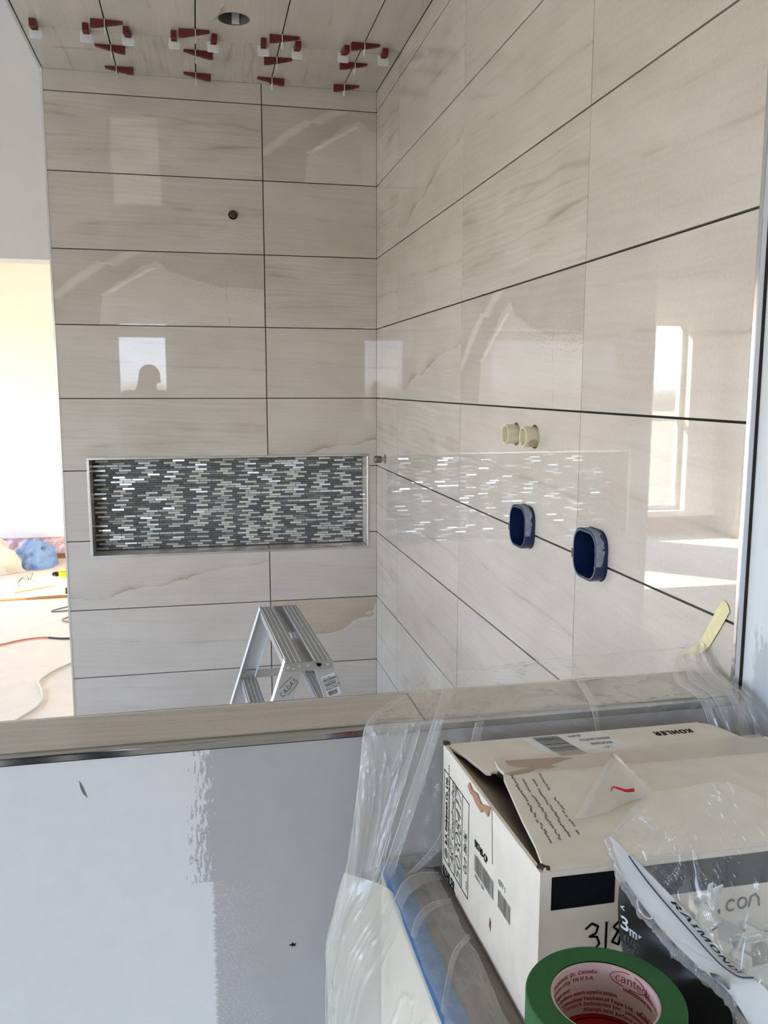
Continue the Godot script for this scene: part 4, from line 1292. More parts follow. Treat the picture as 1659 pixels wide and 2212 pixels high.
# ---------------------------------------------------------------- carton
func carton() -> void:
	var T := -0.4124
	var B := -0.600
	var t := thing("carton", "white open cardboard carton with black printing on the vanity top", "box", Vector3(-0.29, B, 2.957))
	var lo := local(t)
	var card := noisy(Color(0.89, 0.84, 0.755), 0.035, 3.0, 0.75, 51)
	var kraft := mat(Color(0.60, 0.53, 0.46), 0.9)
	var bl := Vector3(-0.483, B, 2.80)
	var fl := Vector3(-0.475, B, 3.113)
	var br := Vector3(-0.106, B, 2.80)
	var fr := Vector3(-0.098, B, 3.113)
	var H := T - B - 0.004
	var side := func(a: Vector3, b: Vector3, called: String, out: Vector3) -> Vector3:
		var d := (b - a).normalized()
		var m := MB.new()
		m.prism(PackedVector2Array([Vector2(0, 0), Vector2(a.distance_to(b), 0), Vector2(a.distance_to(b), H), Vector2(0, H)]), a, d, EY, out, 0.004)
		put(called, m.mesh(), card, t, lo)
		return d
	var la: Vector3 = side.call(bl, fl, "side_panel", (fl - bl).cross(EY).normalized())
	var fa: Vector3 = side.call(fl, fr, "front_panel", EZ)
	side.call(fr, br, "side_panel", EX)
	side.call(br, bl, "rear_panel", -EZ)
	var m := MB.new()
	m.prism(PackedVector2Array([Vector2(bl.x, -bl.z), Vector2(br.x, -br.z), Vector2(fr.x, -fr.z), Vector2(fl.x, -fl.z)]), Vector3(0, B + 0.004, 0), EX, -EZ, EY, 0.004)
	put("bottom_panel", m.mesh(), kraft, t, lo)
	var P := func(pts: Array) -> PackedVector2Array:
		var r := PackedVector2Array()
		for q in pts: r.append(Vector2(q[0], -q[1]))
		return r
	m = MB.new()
	m.prism(P.call([[-0.480, 2.799], [-0.472, 2.822], [-0.466, 2.838], [-0.461, 2.862], [-0.458, 2.874], [-0.455, 2.890], [-0.450, 2.893], [-0.446, 2.888], [-0.439, 2.889], [-0.434, 2.878], [-0.30, 2.883], [-0.16, 2.885], [-0.054, 2.886], [-0.052, 2.876], [-0.070, 2.872], [-0.082, 2.856], [-0.090, 2.830], [-0.097, 2.812], [-0.108, 2.801]]), Vector3(0, T - 0.0042, 0), EX, -EZ, EY, 0.004)
	put("rear_flap", m.mesh(), card, t, lo)
	m = MB.new()
	m.prism(P.call([[-0.436, 2.870], [-0.439, 2.890], [-0.437, 2.903], [-0.442, 2.918], [-0.449, 2.965], [-0.457, 3.019], [-0.463, 3.07], [-0.471, 3.112], [-0.097, 3.112], [-0.070, 3.10], [-0.056, 3.0], [-0.054, 2.873], [-0.20, 2.874], [-0.34, 2.874]]), Vector3(0, T, 0), EX, -EZ, EY, 0.004)
	put("front_flap", m.mesh(), card, t, lo)
	m = MB.new()
	m.quad(Vector3(-0.478, T - 0.008, 2.806), Vector3(-0.471, T - 0.008, 3.106), Vector3(-0.405, T - 0.050, 3.104), Vector3(-0.412, T - 0.050, 2.808), EY)
	put("inner_flap", m.mesh(), kraft, t, lo)
	# torn kraft patches: on the left panel edge, and along the seam
	m = MB.new()
	m.prism(PackedVector2Array([Vector2(0.102, 0.174), Vector2(0.108, 0.181), Vector2(0.118, 0.176), Vector2(0.135, 0.180), Vector2(0.150, 0.174), Vector2(0.168, 0.181), Vector2(0.178, 0.184), Vector2(0.172, 0.170), Vector2(0.160, 0.172), Vector2(0.150, 0.164), Vector2(0.132, 0.166), Vector2(0.122, 0.170), Vector2(0.112, 0.169)]), bl - EX * 0.002, la, EY, -EX, 0.0018)
	put("torn_patch", m.mesh(), mat(Color(0.67, 0.50, 0.38), 0.85), t, lo)
	m = MB.new()
	m.prism(P.call([[-0.424, 2.874], [-0.39, 2.876], [-0.355, 2.878], [-0.338, 2.884], [-0.35, 2.887], [-0.362, 2.893], [-0.374, 2.896], [-0.366, 2.902], [-0.378, 2.905], [-0.392, 2.903], [-0.408, 2.911], [-0.430, 2.914], [-0.438, 2.908], [-0.420, 2.903], [-0.395, 2.897], [-0.415, 2.893], [-0.425, 2.886]]), Vector3(0, T + 0.0007, 0), EX, -EZ, EY, 0.0006)
	put("torn_patch", m.mesh(), mat(Color(0.66, 0.53, 0.40), 0.8), t, lo)
	m = MB.new()
	m.grid([PackedVector3Array([Vector3(-0.435, T + 0.0012, 2.862), Vector3(-0.06, T + 0.0012, 2.866)]), PackedVector3Array([Vector3(-0.437, T + 0.0014, 2.912), Vector3(-0.06, T + 0.0014, 2.918)])])
	put("packing_tape", m.mesh(), pane(Color(0.80, 0.74, 0.64), 0.28, 0.2), t, lo)
	# black bands and marker on the front
	for b in [[-0.463, -0.3955], [-0.366, -0.15]]:
		m = MB.new()
		m.prism(PackedVector2Array([Vector2(b[0], -0.4225), Vector2(b[1], -0.4232), Vector2(b[1], -0.4575), Vector2(b[0], -0.4575)]), Vector3(0, 0, 3.1134), EX, EY, EZ, 0.0003)
		put("printed_band", m.mesh(), M.ink, t, lo)
	var three: Array = [[Vector2(0, 0.024), Vector2(0.006, 0.029), Vector2(0.013, 0.025), Vector2(0.011, 0.018), Vector2(0.004, 0.015), Vector2(0.012, 0.014), Vector2(0.015, 0.006), Vector2(0.008, -0.002), Vector2(0.001, 0.001)], [Vector2(0.022, 0.028), Vector2(0.022, 0.0)], [Vector2(0.036, 0.028), Vector2(0.030, 0.022), Vector2(0.038, 0.014), Vector2(0.036, 0.002), Vector2(0.029, 0.006), Vector2(0.034, 0.015), Vector2(0.040, 0.024), Vector2(0.036, 0.028)]]
	strokes(t, "handwriting", three, 0.0024, Vector3(-0.425, -0.506, 3.1132), EX, EY, M.ink)
	var word: Array = [[Vector2(0, 0.016), Vector2(0.001, 0)], [Vector2(0.006, 0.016), Vector2(0.005, 0.004)], arc(Vector2(0.018, 0.006), Vector2(0.005, 0.005), 0.8, 6.0), [Vector2(0.023, 0.011), Vector2(0.023, -0.008), Vector2(0.016, -0.011)], arc(Vector2(0.036, 0.014), Vector2(0.005, 0.006), 0.9, 5.4), arc(Vector2(0.049, 0.015), Vector2(0.005, 0.006), 0, TAU, 12), [Vector2(0.057, 0.010), Vector2(0.059, 0.021), Vector2(0.064, 0.023), Vector2(0.068, 0.018), Vector2(0.069, 0.010)]]
	strokes(t, "handwriting", word, 0.0022, Vector3(-0.300, -0.492, 3.1132), EX, EY, M.grey_ink)
	# print on the left panel: maker's name, delivery label, bar codes
	var lp := func(z: float, y: float) -> Vector3: return bl + la * (z - 2.80) + EY * (y - B) - EX * 0.0003
	write(t, "KOHLER.", 0.0150, lp.call(2.803, -0.590), la, EY, M.ink, true, 0.66)
	var lab := MB.new()
	for e in [[2.806, -0.448, 2.9045, -0.449], [2.806, -0.573, 2.9045, -0.573]]:
		lab.beam(lp.call(e[0], e[1]), lp.call(e[2], e[3]), 0.0007, 0.0007, EX)
	for e in [[2.806, -0.448, 2.806, -0.573], [2.9045, -0.449, 2.9045, -0.573], [2.829, -0.448, 2.829, -0.573], [2.852, -0.449, 2.852, -0.573], [2.880, -0.449, 2.880, -0.573]]:
		lab.beam(lp.call(e[0], e[1]), lp.call(e[2], e[3]), 0.0006, 0.0006, EX)
	put("label_border", lab.mesh(), M.ink, t, lo)
	m = MB.new()
	m.prism(circle(Vector2.ZERO, 0.0068, 20), lp.call(2.817, -0.561) - EX * 0.0003, la, EY, -EX, 0.0003)
	put("printed_seal", m.mesh(), M.grey_ink, t, lo)
	write(t, "B.A. Robinson Co. Ltd.", 0.0080, lp.call(2.817, -0.549), EY, -la, M.ink, true, 0.86)
	write(t, "2285 Dugald Road Winnipeg Manitoba", 0.0026, lp.call(2.8255, -0.549), EY, -la, M.grey_ink, false, 1.4)
	write(t, "TO", 0.004, lp.call(2.835, -0.571), EY, -la, M.ink)
	var script := func(lines: Array, z: float, y: float, s: float, w: float) -> void:
		strokes(t, "handwriting", lines.map(func(l: Array) -> Array: return l.map(func(p: Vector2) -> Vector2: return p * s)), w, lp.call(z, y), EY, -la, M.ink)
	var glyph := {"A": [[Vector2(0, 0), Vector2(4, 10), Vector2(7, 0)], [Vector2(1, 4), Vector2(6, 4)]], "R": [[Vector2(0, 0), Vector2(1, 10), Vector2(5, 10), Vector2(6, 7), Vector2(1, 5), Vector2(6, 0)]], "T": [[Vector2(0, 10), Vector2(7, 10)], [Vector2(3.5, 10), Vector2(3, 0)]], "C": [arc(Vector2(4, 5), Vector2(4, 5), 0.9, 5.4)], "o": [arc(Vector2(2.5, 2.5), Vector2(2.5, 2.5), 0, TAU)], "n": [[Vector2(0, 0), Vector2(0.5, 5), Vector2(1, 3), Vector2(3, 5), Vector2(4, 0)]], "s": [[Vector2(4, 5), Vector2(1, 4), Vector2(3.5, 2), Vector2(0, 0)]], "t": [[Vector2(2, 9), Vector2(1.5, 1), Vector2(3, 0)], [Vector2(0, 6), Vector2(4, 6)]], "r": [[Vector2(0, 0), Vector2(0.5, 5), Vector2(3, 4.5)]], "u": [[Vector2(0, 5), Vector2(0.5, 0.5), Vector2(3, 1), Vector2(4, 5), Vector2(4, 0)]], "c": [arc(Vector2(2.5, 2.5), Vector2(2.5, 2.5), 0.8, 5.5)], "i": [[Vector2(0.5, 5), Vector2(0.5, 0)]], "5": [[Vector2(6, 10), Vector2(1, 10), Vector2(0.5, 6), Vector2(5, 5.5), Vector2(5, 1), Vector2(0, 0)]], "0": [arc(Vector2(3, 5), Vector2(3, 5), 0, TAU, 12)], "3": [[Vector2(0, 9.5), Vector2(4, 10), Vector2(5, 7.5), Vector2(2, 5.5), Vector2(5.5, 3.5), Vector2(4, 0.5), Vector2(0, 0)]], "8": [arc(Vector2(3, 7.5), Vector2(2.2, 2.4), -1.57, 4.7, 10), arc(Vector2(3, 2.5), Vector2(2.8, 2.6), 1.57, 7.85, 10)], "4": [[Vector2(4, 0), Vector2(4.5, 10), Vector2(0, 4), Vector2(6, 4)]], "1": [[Vector2(1, 8), Vector2(2.5, 10), Vector2(2, 0)]], "7": [[Vector2(0, 10), Vector2(6, 10), Vector2(2, 0)]], "O": [arc(Vector2(3.5, 5), Vector2(3.5, 5), 0, TAU, 12)], "/": [[Vector2(0, 0), Vector2(4, 10)]], "6": [[Vector2(4.5, 10), Vector2(1, 6), Vector2(0.5, 2), Vector2(3, 0), Vector2(5, 2), Vector2(3.5, 4.5), Vector2(0.8, 3)]], "2": [[Vector2(0.5, 8), Vector2(3, 10), Vector2(5, 7.5), Vector2(0, 0), Vector2(6, 0.5)]]}
	var put_script := func(z: float, s: String, y: float, h: float, w: float, step: float) -> void:
		var all: Array = []
		var x := 0.0
		for chr in s:
			if glyph.has(chr):
				var wide := 0.0
				for l in glyph[chr]:
					all.append(l.map(func(p: Vector2) -> Vector2: return p + Vector2(x + p.y * 0.2, 0)))
					for p in l: wide = maxf(wide, p.x)
				x += wide + step
			else:
				x += 3.5
		script.call(all, z, y, h / 10.0, w)
	put_script.call(2.848, "ART Construction", -0.562, 0.0125, 0.0012, 1.4)
	put_script.call(2.876, "50308417", -0.570, 0.0190, 0.0015, 2.6)
	put_script.call(2.899, "Oct 18/16", -0.545, 0.0105, 0.0013, 1.6)
	write(t, "DATE", 0.003, lp.call(2.900, -0.563), EY, -la, M.grey_ink)
	write(t, "98740-CP", 0.0095, lp.call(2.927, -0.4855), la, EY, M.ink, true, 0.80)
	bars(t, lp.call(2.928, -0.521), la, EY, 0.062, 0.022, 5, M.ink)
	bars(t, lp.call(3.006, -0.519), la, EY, 0.036, 0.021, 6, M.ink)
	write(t, "QTY 1", 0.006, lp.call(3.006, -0.488), la, EY, M.grey_ink)
	write(t, "850412 1109", 0.004, lp.call(2.93, -0.526), la, EY, M.grey_ink)
	m = MB.new()
	m.beam(lp.call(2.981, -0.416), lp.call(2.986, -0.480), 0.0008, 0.0006, EX)
	put("crease", m.mesh(), M.grey_ink, t, lo)
	m = MB.new()
	m.prism(PackedVector2Array([Vector2(0, 0.008), Vector2(0.004, 0.004), Vector2(0.003, -0.008), Vector2(-0.002, -0.003)]), lp.call(2.981, -0.556), la, EY, -EX, 0.0004)
	put("rust_spot", m.mesh(), mat(Color(0.42, 0.19, 0.10), 0.8), t, lo)
	# shipping label and maker's name on the rear flap, faded print on the front flap
	var tp := func(x: float, z: float, up: float) -> Vector3: return Vector3(x, T + up, z)
	m = MB.new()
	m.prism(P.call([[-0.375, 2.803], [-0.262, 2.803], [-0.235, 2.872], [-0.352, 2.872]]), tp.call(0, 0, -0.0036), EX, -EZ, EY, 0.0004)
	put("shipping_label", m.mesh(), mat(Color(0.89, 0.87, 0.83), 0.6), t, lo)
	bars(t, tp.call(-0.362, 2.806, -0.0033), Vector3(0.25, 0, 0.97).normalized(), EX, 0.064, 0.036, 8, M.ink)
	for k in 4:
		write(t, ["SHIP TO", "POLISHED CHROME", "MADE IN USA", "1 OF 1"][k], 0.006, tp.call(-0.312 + 0.010 * k, 2.812 + 0.014 * k, -0.0033), EX, -EZ, M.grey_ink, false, 0.62)
	write(t, "KOHLER", 0.0125, tp.call(-0.135, 2.826, -0.0038), -EX, EZ, M.ink, true, 0.9)
	var rng := RandomNumberGenerator.new()
	rng.seed = 15
	var smear: Array = []
	for k in 4:
		var z := 2.905 + rng.randf() * 0.02
		while z < 3.07 - k * 0.004:
			var l := rng.randf_range(0.001, 0.006)
			if rng.randf() < 0.82: 
				var jx := -0.430 + k * 0.0115 - (z - 2.9) * 0.09 + rng.randf_range(-0.0014, 0.0014)
				smear.append([Vector2(jx, -z), Vector2(jx + rng.randf_range(-0.001, 0.0005), -(z + l))])
			z += l + rng.randf_range(0.0008, 0.003)
	strokes(t, "faded_print", smear, 0.0020, Vector3(0, T, 0), EX, -EZ, mat(Color(0.58, 0.54, 0.48), 0.85))
	m = MB.new()
	m.prism(P.call([[-0.476, 3.106], [-0.470, 3.104], [-0.468, 3.108], [-0.4645, 3.110], [-0.465, 3.1135], [-0.471, 3.111]]), Vector3(0, T + 0.0006, 0), EX, -EZ, EY, 0.003)
	put("torn_corner", m.mesh(), mat(Color(0.22, 0.17, 0.12), 0.9), t, lo)
	m = MB.new()
	m.prism(P.call([[-0.4835, 2.799], [-0.478, 2.799], [-0.475, 2.804], [-0.478, 2.803], [-0.4835, 2.803]]), Vector3(0, T + 0.0006, 0), EX, -EZ, EY, 0.004)
	put("torn_corner", m.mesh(), mat(Color(0.24, 0.19, 0.14), 0.9), t, lo)
	# triangular plastic scrap with red thread
	t = thing("plastic_scrap", "triangular whitish plastic scrap with a red thread lying on the carton top", "plastic scrap", Vector3(-0.33, T, 2.98))
	lo = local(t)
	m = MB.new()
	var rows: Array = []
	for i in 13:
		var r := PackedVector3Array()
		for j in 13:
			var a := Vector3(-0.287, T + 0.002, 2.891)
			var q := Vector3(-0.409, T + 0.002, 3.045).lerp(Vector3(-0.296, T + 0.002, 3.004), j / 12.0)
			var p := a.lerp(q, i / 12.0)
			p.y += 0.002 + 0.0035 * absf(sin(i * 0.9 + j * 0.4)) * i / 12.0 + (0.004 if j == 0 or j == 12 else 0.0)
			r.append(p)
		rows.append(r)
	m.grid(rows)
	put("film", m.mesh(), pane(Color(0.90, 0.87, 0.82), 0.45, 0.22), t, lo)
	m = MB.new()
	m.tube([Vector3(-0.340, T + 0.009, 2.992), Vector3(-0.337, T + 0.012, 2.990), Vector3(-0.332, T + 0.012, 2.994), Vector3(-0.325, T + 0.011, 2.999), Vector3(-0.316, T + 0.011, 2.999)], 0.0007, 6, 0.0022, 5)
	put("red_thread", m.mesh(), mat(Color(0.72, 0.10, 0.10), 0.6), t, lo)

# ---------------------------------------------------------------- tape rolls, bag of clips
func tape_and_bag() -> void:
	var T := -0.603
	var c := Vector3(-0.478, 0, 3.259)
	var red := mat(Color(0.62, 0.08, 0.09), 0.35)
	for k in 2:
		var t := thing("tape_roll", ["red tape roll at the bottom of the stack in front of the carton", "red tape roll directly under the green tape roll in front of the carton"][k], "tape roll", Vector3(c.x - 0.003 + 0.004 * k, T + 0.058 * k, c.z + 0.002), "red tape rolls under the green one")
		var m := MB.new()
		m.lathe([Vector2(0.040, 0.0), Vector2(0.066, 0.0), Vector2(0.0672, 0.0015), Vector2(0.0672, 0.0565), Vector2(0.066, 0.058), Vector2(0.040, 0.058)], Vector3.ZERO, EY, 64)
		put("windings", m.mesh(), red, t)
		m = MB.new()
		m.lathe([Vector2(0.040, 0.001), Vector2(0.040, 0.057), Vector2(0.030, 0.057), Vector2(0.030, 0.001), Vector2(0.040, 0.001)], Vector3.ZERO, EY, 48)
		put("core", m.mesh(), red, t)
	var y0 := T + 0.116
	var g := thing("tape_roll", "green masking tape roll with printed core on top of the stack by the carton", "tape roll", Vector3(c.x, y0, c.z))
	var H := -0.438 - y0
	var m := MB.new()
	m.lathe([Vector2(0.0436, 0.0), Vector2(0.063, 0.0), Vector2(0.064, 0.0012), Vector2(0.064, H - 0.0012), Vector2(0.063, H), Vector2(0.0436, H)], Vector3.ZERO, EY, 96)
	put("windings", m.mesh(), noisy(Color(0.14, 0.35, 0.15), 0.02, 10.0, 0.8, 81), g)
	m = MB.new()
	m.lathe([Vector2(0.0436, 0.001), Vector2(0.0436, H - 0.001), Vector2(0.0416, H - 0.001), Vector2(0.0416, 0.001), Vector2(0.0436, 0.001)], Vector3.ZERO, EY, 96)
	put("core", m.mesh(), mat(Color(0.84, 0.72, 0.68), 0.7), g)
	var pr := mat(Color(0.72, 0.18, 0.20), 0.7)
	var say := func(deg: float, s: String, up: float, size: float, bold: bool) -> void:
		var f := func(p: Vector3) -> Vector3:
			var a := deg_to_rad(deg) + p.x / 0.0412
			return g.position + Vector3(sin(a) * 0.0412, up + p.y, -cos(a) * 0.0412)
		write(g, s, size, Vector3.ZERO, EX, EY, pr, bold, 1.0, f)
	say.call(38.0, "cantech", H - 0.0095, 0.0075, false)
	say.call(72.0, "cantech", H - 0.031, 0.0070, false)
	var ov := MB.new()
	for k in 40:
		if k % 20 in [8, 9]: continue
		var pt := func(i: int) -> Vector3:
			var q := Vector2(cos(TAU * i / 40.0) * 0.0165, sin(TAU * i / 40.0) * 0.0068)
			var a := deg_to_rad(38.0) + (q.x + 0.0125) / 0.0412
			return Vector3(sin(a) * 0.0411, H - 0.0095 + q.y, -cos(a) * 0.0411)
		ov.tube([pt.call(k), pt.call(k + 1)], 0.00035, 5)
	put("logo_oval", ov.mesh(), pr, g)
	say.call(48.0, "industries inc.", H - 0.0185, 0.0022, true)
	say.call(-52.0, "Montreal, Qc, Canada", H - 0.008, 0.0036, true)
	say.call(-58.0, "Johnson City, TN U.S.A.", H - 0.014, 0.0034, true)
	say.call(-54.0, "Always test", H - 0.022, 0.0034, true)
	say.call(-50.0, "Test before each application", H - 0.0275, 0.0034, true)
	say.call(-30.0, "Canadian Technical Tape Ltd.  Montreal, Qc, Canada", H - 0.0335, 0.0036, true)
	say.call(-26.0, "Cantech Industries Inc.  Johnson City, TN U.S.A.", H - 0.0385, 0.0036, true)
	say.call(2.0, "Always test before using", H - 0.044, 0.0036, true)
	say.call(78.0, "Made in Canada", H - 0.012, 0.0034, true)
	# bag of levelling clips: black and white header card, clear bag, clips inside
	var bandL: Array = [Vector3(-0.426, -0.360, 3.155), Vector3(-0.417, -0.395, 3.173), Vector3(-0.398, -0.425, 3.202), Vector3(-0.385, -0.437, 3.237), Vector3(-0.378, -0.437, 3.280), Vector3(-0.381, -0.448, 3.322)]
	var bandR: Array = [Vector3(-0.409, -0.375, 3.166), Vector3(-0.387, -0.398, 3.185), Vector3(-0.365, -0.422, 3.219), Vector3(-0.359, -0.431, 3.258), Vector3(-0.358, -0.423, 3.293), Vector3(-0.360, -0.430, 3.334)]
	var dome0: Array = [Vector3(-0.422, -0.355, 3.155), Vector3(-0.389, -0.330, 3.148), Vector3(-0.350, -0.320, 3.155), Vector3(-0.318, -0.311, 3.171), Vector3(-0.288, -0.322, 3.205), Vector3(-0.273, -0.332, 3.235)]
	var dome1: Array = [Vector3(-0.416, -0.365, 3.158), Vector3(-0.385, -0.356, 3.168), Vector3(-0.357, -0.363, 3.186), Vector3(-0.332, -0.369, 3.212), Vector3(-0.312, -0.375, 3.249), Vector3(-0.295, -0.383, 3.279)]
	var blackL: Array = [Vector3(-0.420, -0.400, 3.167), Vector3(-0.422, -0.423, 3.170), Vector3(-0.421, -0.449, 3.174), Vector3(-0.420, -0.475, 3.184), Vector3(-0.422, -0.539, 3.203), Vector3(-0.422, -0.596, 3.22)]
	var blackR: Array = [Vector3(-0.416, -0.397, 3.173), Vector3(-0.406, -0.413, 3.188), Vector3(-0.396, -0.428, 3.203), Vector3(-0.383, -0.441, 3.238), Vector3(-0.376, -0.443, 3.281), Vector3(-0.385, -0.596, 3.33)]
	var b := thing("clip_bag", "clear plastic bag with a black and white header card, marked 3 mm", "bag", Vector3(-0.38, T, 3.2))
	var lo := local(b)
	put("header_card", sheet([blackL, blackR], 20, 40, 0.0, Vector2.ONE, 1).mesh(), mat(Color(0.13, 0.12, 0.11), 0.3), b, lo)
	put("white_band", sheet([bandL, bandR], 12, 60, 0.0012, Vector2(1, 5), 91).mesh(), mat(Color(0.86, 0.86, 0.84), 0.35), b, lo)
	var film := pane(Color(0.93, 0.93, 0.90), 0.12, 0.08)
	put("bag_film", sheet([dome0, dome1, bandR], 60, 90, 0.007, Vector2(1.6, 5), 92).mesh(), film, b, lo)
	var rim: Array = []
	for k in 6: rim.append(bandL[k] + Vector3(-0.006, -0.004, 0.006))
	put("bag_film", sheet([bandL, rim, blackR], 16, 160, 0.0035, Vector2(2, 26), 93).mesh(), pane(Color(0.93, 0.93, 0.92), 0.16, 0.05), b, lo)
	var base: Array = []
	for k in 6: base.append(Vector3(-0.30 + 0.01 * k, T + 0.004, lerpf(3.15, 3.36, k / 5.0)))
	put("bag_film", sheet([bandR, base], 40, 60, 0.008, Vector2(1.5, 3), 94).mesh(), film, b, lo)
	# print on the card and on the band
	var wt := mat(Color(0.85, 0.85, 0.84), 0.4)
	var gt := mat(Color(0.45, 0.45, 0.45), 0.4)
	var ca := Vector3(0.587, -0.285, 0.757).normalized()
	var cb := Vector3(0.0, 0.99, -0.15)
	var nn := ca.cross(cb) * 0.0015
	write(b, "3", 0.0125, Vector3(-0.4195, -0.4350, 3.1725) + nn, ca, cb, wt, true)
	write(b, "mm", 0.0085, Vector3(-0.4145, -0.4405, 3.1795) + nn, ca, cb, wt, true, 0.85)
	write(b, "(1/8\")", 0.0062, Vector3(-0.4180, -0.4480, 3.1780) + nn, ca, cb, gt, false, 0.85)
	write(b, "grout line", 0.0058, Vector3(-0.4210, -0.4530, 3.1765) + nn, ca, cb, gt, false, 0.8)
	write(b, "<", 0.0065, Vector3(-0.4205, -0.4200, 3.1725) + nn, ca, cb, wt, true)
	m = MB.new()
	for k in 14:
		var pt := func(i: int) -> Vector3: return Vector3(-0.4050, -0.4130, 3.190) + nn * 1.4 + ca * 0.008 * cos(2.6 + i * 0.25) + cb * 0.008 * sin(2.6 + i * 0.25)
		m.tube([pt.call(k), pt.call(k + 1)], 0.0008, 6)
	put("printed_ring", m.mesh(), wt, b, lo)
	var navy := mat(Color(0.20, 0.23, 0.29), 0.5)
	var on := func(s: float, w: float) -> Vector3:
		var p := along_curve(bandL, s).lerp(along_curve(bandR, s), w)
		var up := (along_curve(bandR, s) - along_curve(bandL, s)).cross(along_curve(bandR, minf(s + 0.05, 1)) - along_curve(bandR, s - 0.05)).normalized()
		if up.dot(Vector3(-0.7, 0.7, 0.5)) < 0: up = -up
		return p + up * 0.0016
	m = MB.new()
	var line: Array = []
	for k in 21: line.append(on.call(lerpf(0.06, 0.70, k / 20.0), 0.64))
	line.append_array([on.call(0.715, 0.67), on.call(0.725, 0.73), on.call(0.73, 0.86), on.call(0.735, 0.98)])
	m.tube(line, 0.0007, 6)
	put("printed_border", m.mesh(), navy, b, lo)
	write(b, "RAIMONDI", 0.012, Vector3.ZERO, Vector3(0.4, -0.4, 0.8).normalized(), Vector3(0.6, 0.7, 0).normalized(), navy, true, 1.0, func(p: Vector3) -> Vector3: return on.call(0.27 + p.x * 4.9, 0.87 + p.y * 12.0))
	# loose clips in the bag
	var cw := mat(Color(0.86, 0.85, 0.80), 0.4)
	m = MB.new()
	m.ab(Vector3(-0.018, -0.0012, -0.012), Vector3(0.018, 0.0012, 0.012), 0.0008)
	for q in [[-0.018, -0.012, 0.0012, 0.030], [0.012, 0.018, 0.0012, 0.030], [-0.018, 0.018, 0.026, 0.034], [-0.003, 0.003, 0.032, 0.042]]:
		m.ab(Vector3(q[0], q[2], -0.0010), Vector3(q[1], q[3], 0.0010), 0.0006)
	var clip := m.mesh()
	var spots: Array = [Vector3(-0.340, -0.440, 3.180), Vector3(-0.322, -0.446, 3.195), Vector3(-0.300, -0.452, 3.222), Vector3(-0.334, -0.456, 3.216), Vector3(-0.318, -0.462, 3.240), Vector3(-0.345, -0.475, 3.200)]
	var names: Array = ["white levelling clip standing with its prongs up in the bag", "white levelling clip lying flat across the middle of the bag", "large white levelling clip by the right edge of the picture", "white levelling clip upright just behind the card in the bag", "white levelling clip nearest the viewer low in the bag", "white levelling clip half hidden behind the header card"]
	for k in 6:
		var t := thing("levelling_clip", names[k], "clip", spots[k], "white clips in the bag")
		t.rotation = [Vector3(0.2, 0.3, 0.05), Vector3(1.3, 0.2, -1.4), Vector3(0.6, -0.5, 0.8), Vector3(0.3, 0.9, -0.5), Vector3(1.1, 0.4, 0.7), Vector3(0.8, -0.8, 0.2)][k]
		put("plate", clip, cw, t)

# ---------------------------------------------------------------- the room beyond
func blob(c: Vector3, r: Vector3, seed_: int, amp: float, sharp := 1.0) -> MB:
	var f := fnl(1.0, seed_, 3)
	var rows: Array = []
	for i in 25:
		var th := PI * 0.5 * i / 24.0
		var ring := PackedVector3Array()
		for j in 49:
			var ph := TAU * (j % 48) / 48.0
			var d := Vector3(sin(th) * cos(ph), cos(th), sin(th) * sin(ph))
			var k := 1.0 + (1.0 - 2.0 * absf(f.get_noise_3dv(d * 1.3))) * amp + f.get_noise_3dv(d * 0.9 + Vector3.ONE * 5) * amp * 0.8
			if i == 24: k *= 1.06
			ring.append(c + d * r * k * Vector3(1, pow(absf(d.y) + 0.001, sharp - 1.0) if i < 24 else 1.0, 1))
			if i == 24: ring[j].y = c.y + 0.002
		rows.append(ring)
	var m := MB.new()
	m.grid(rows, true)
	return m

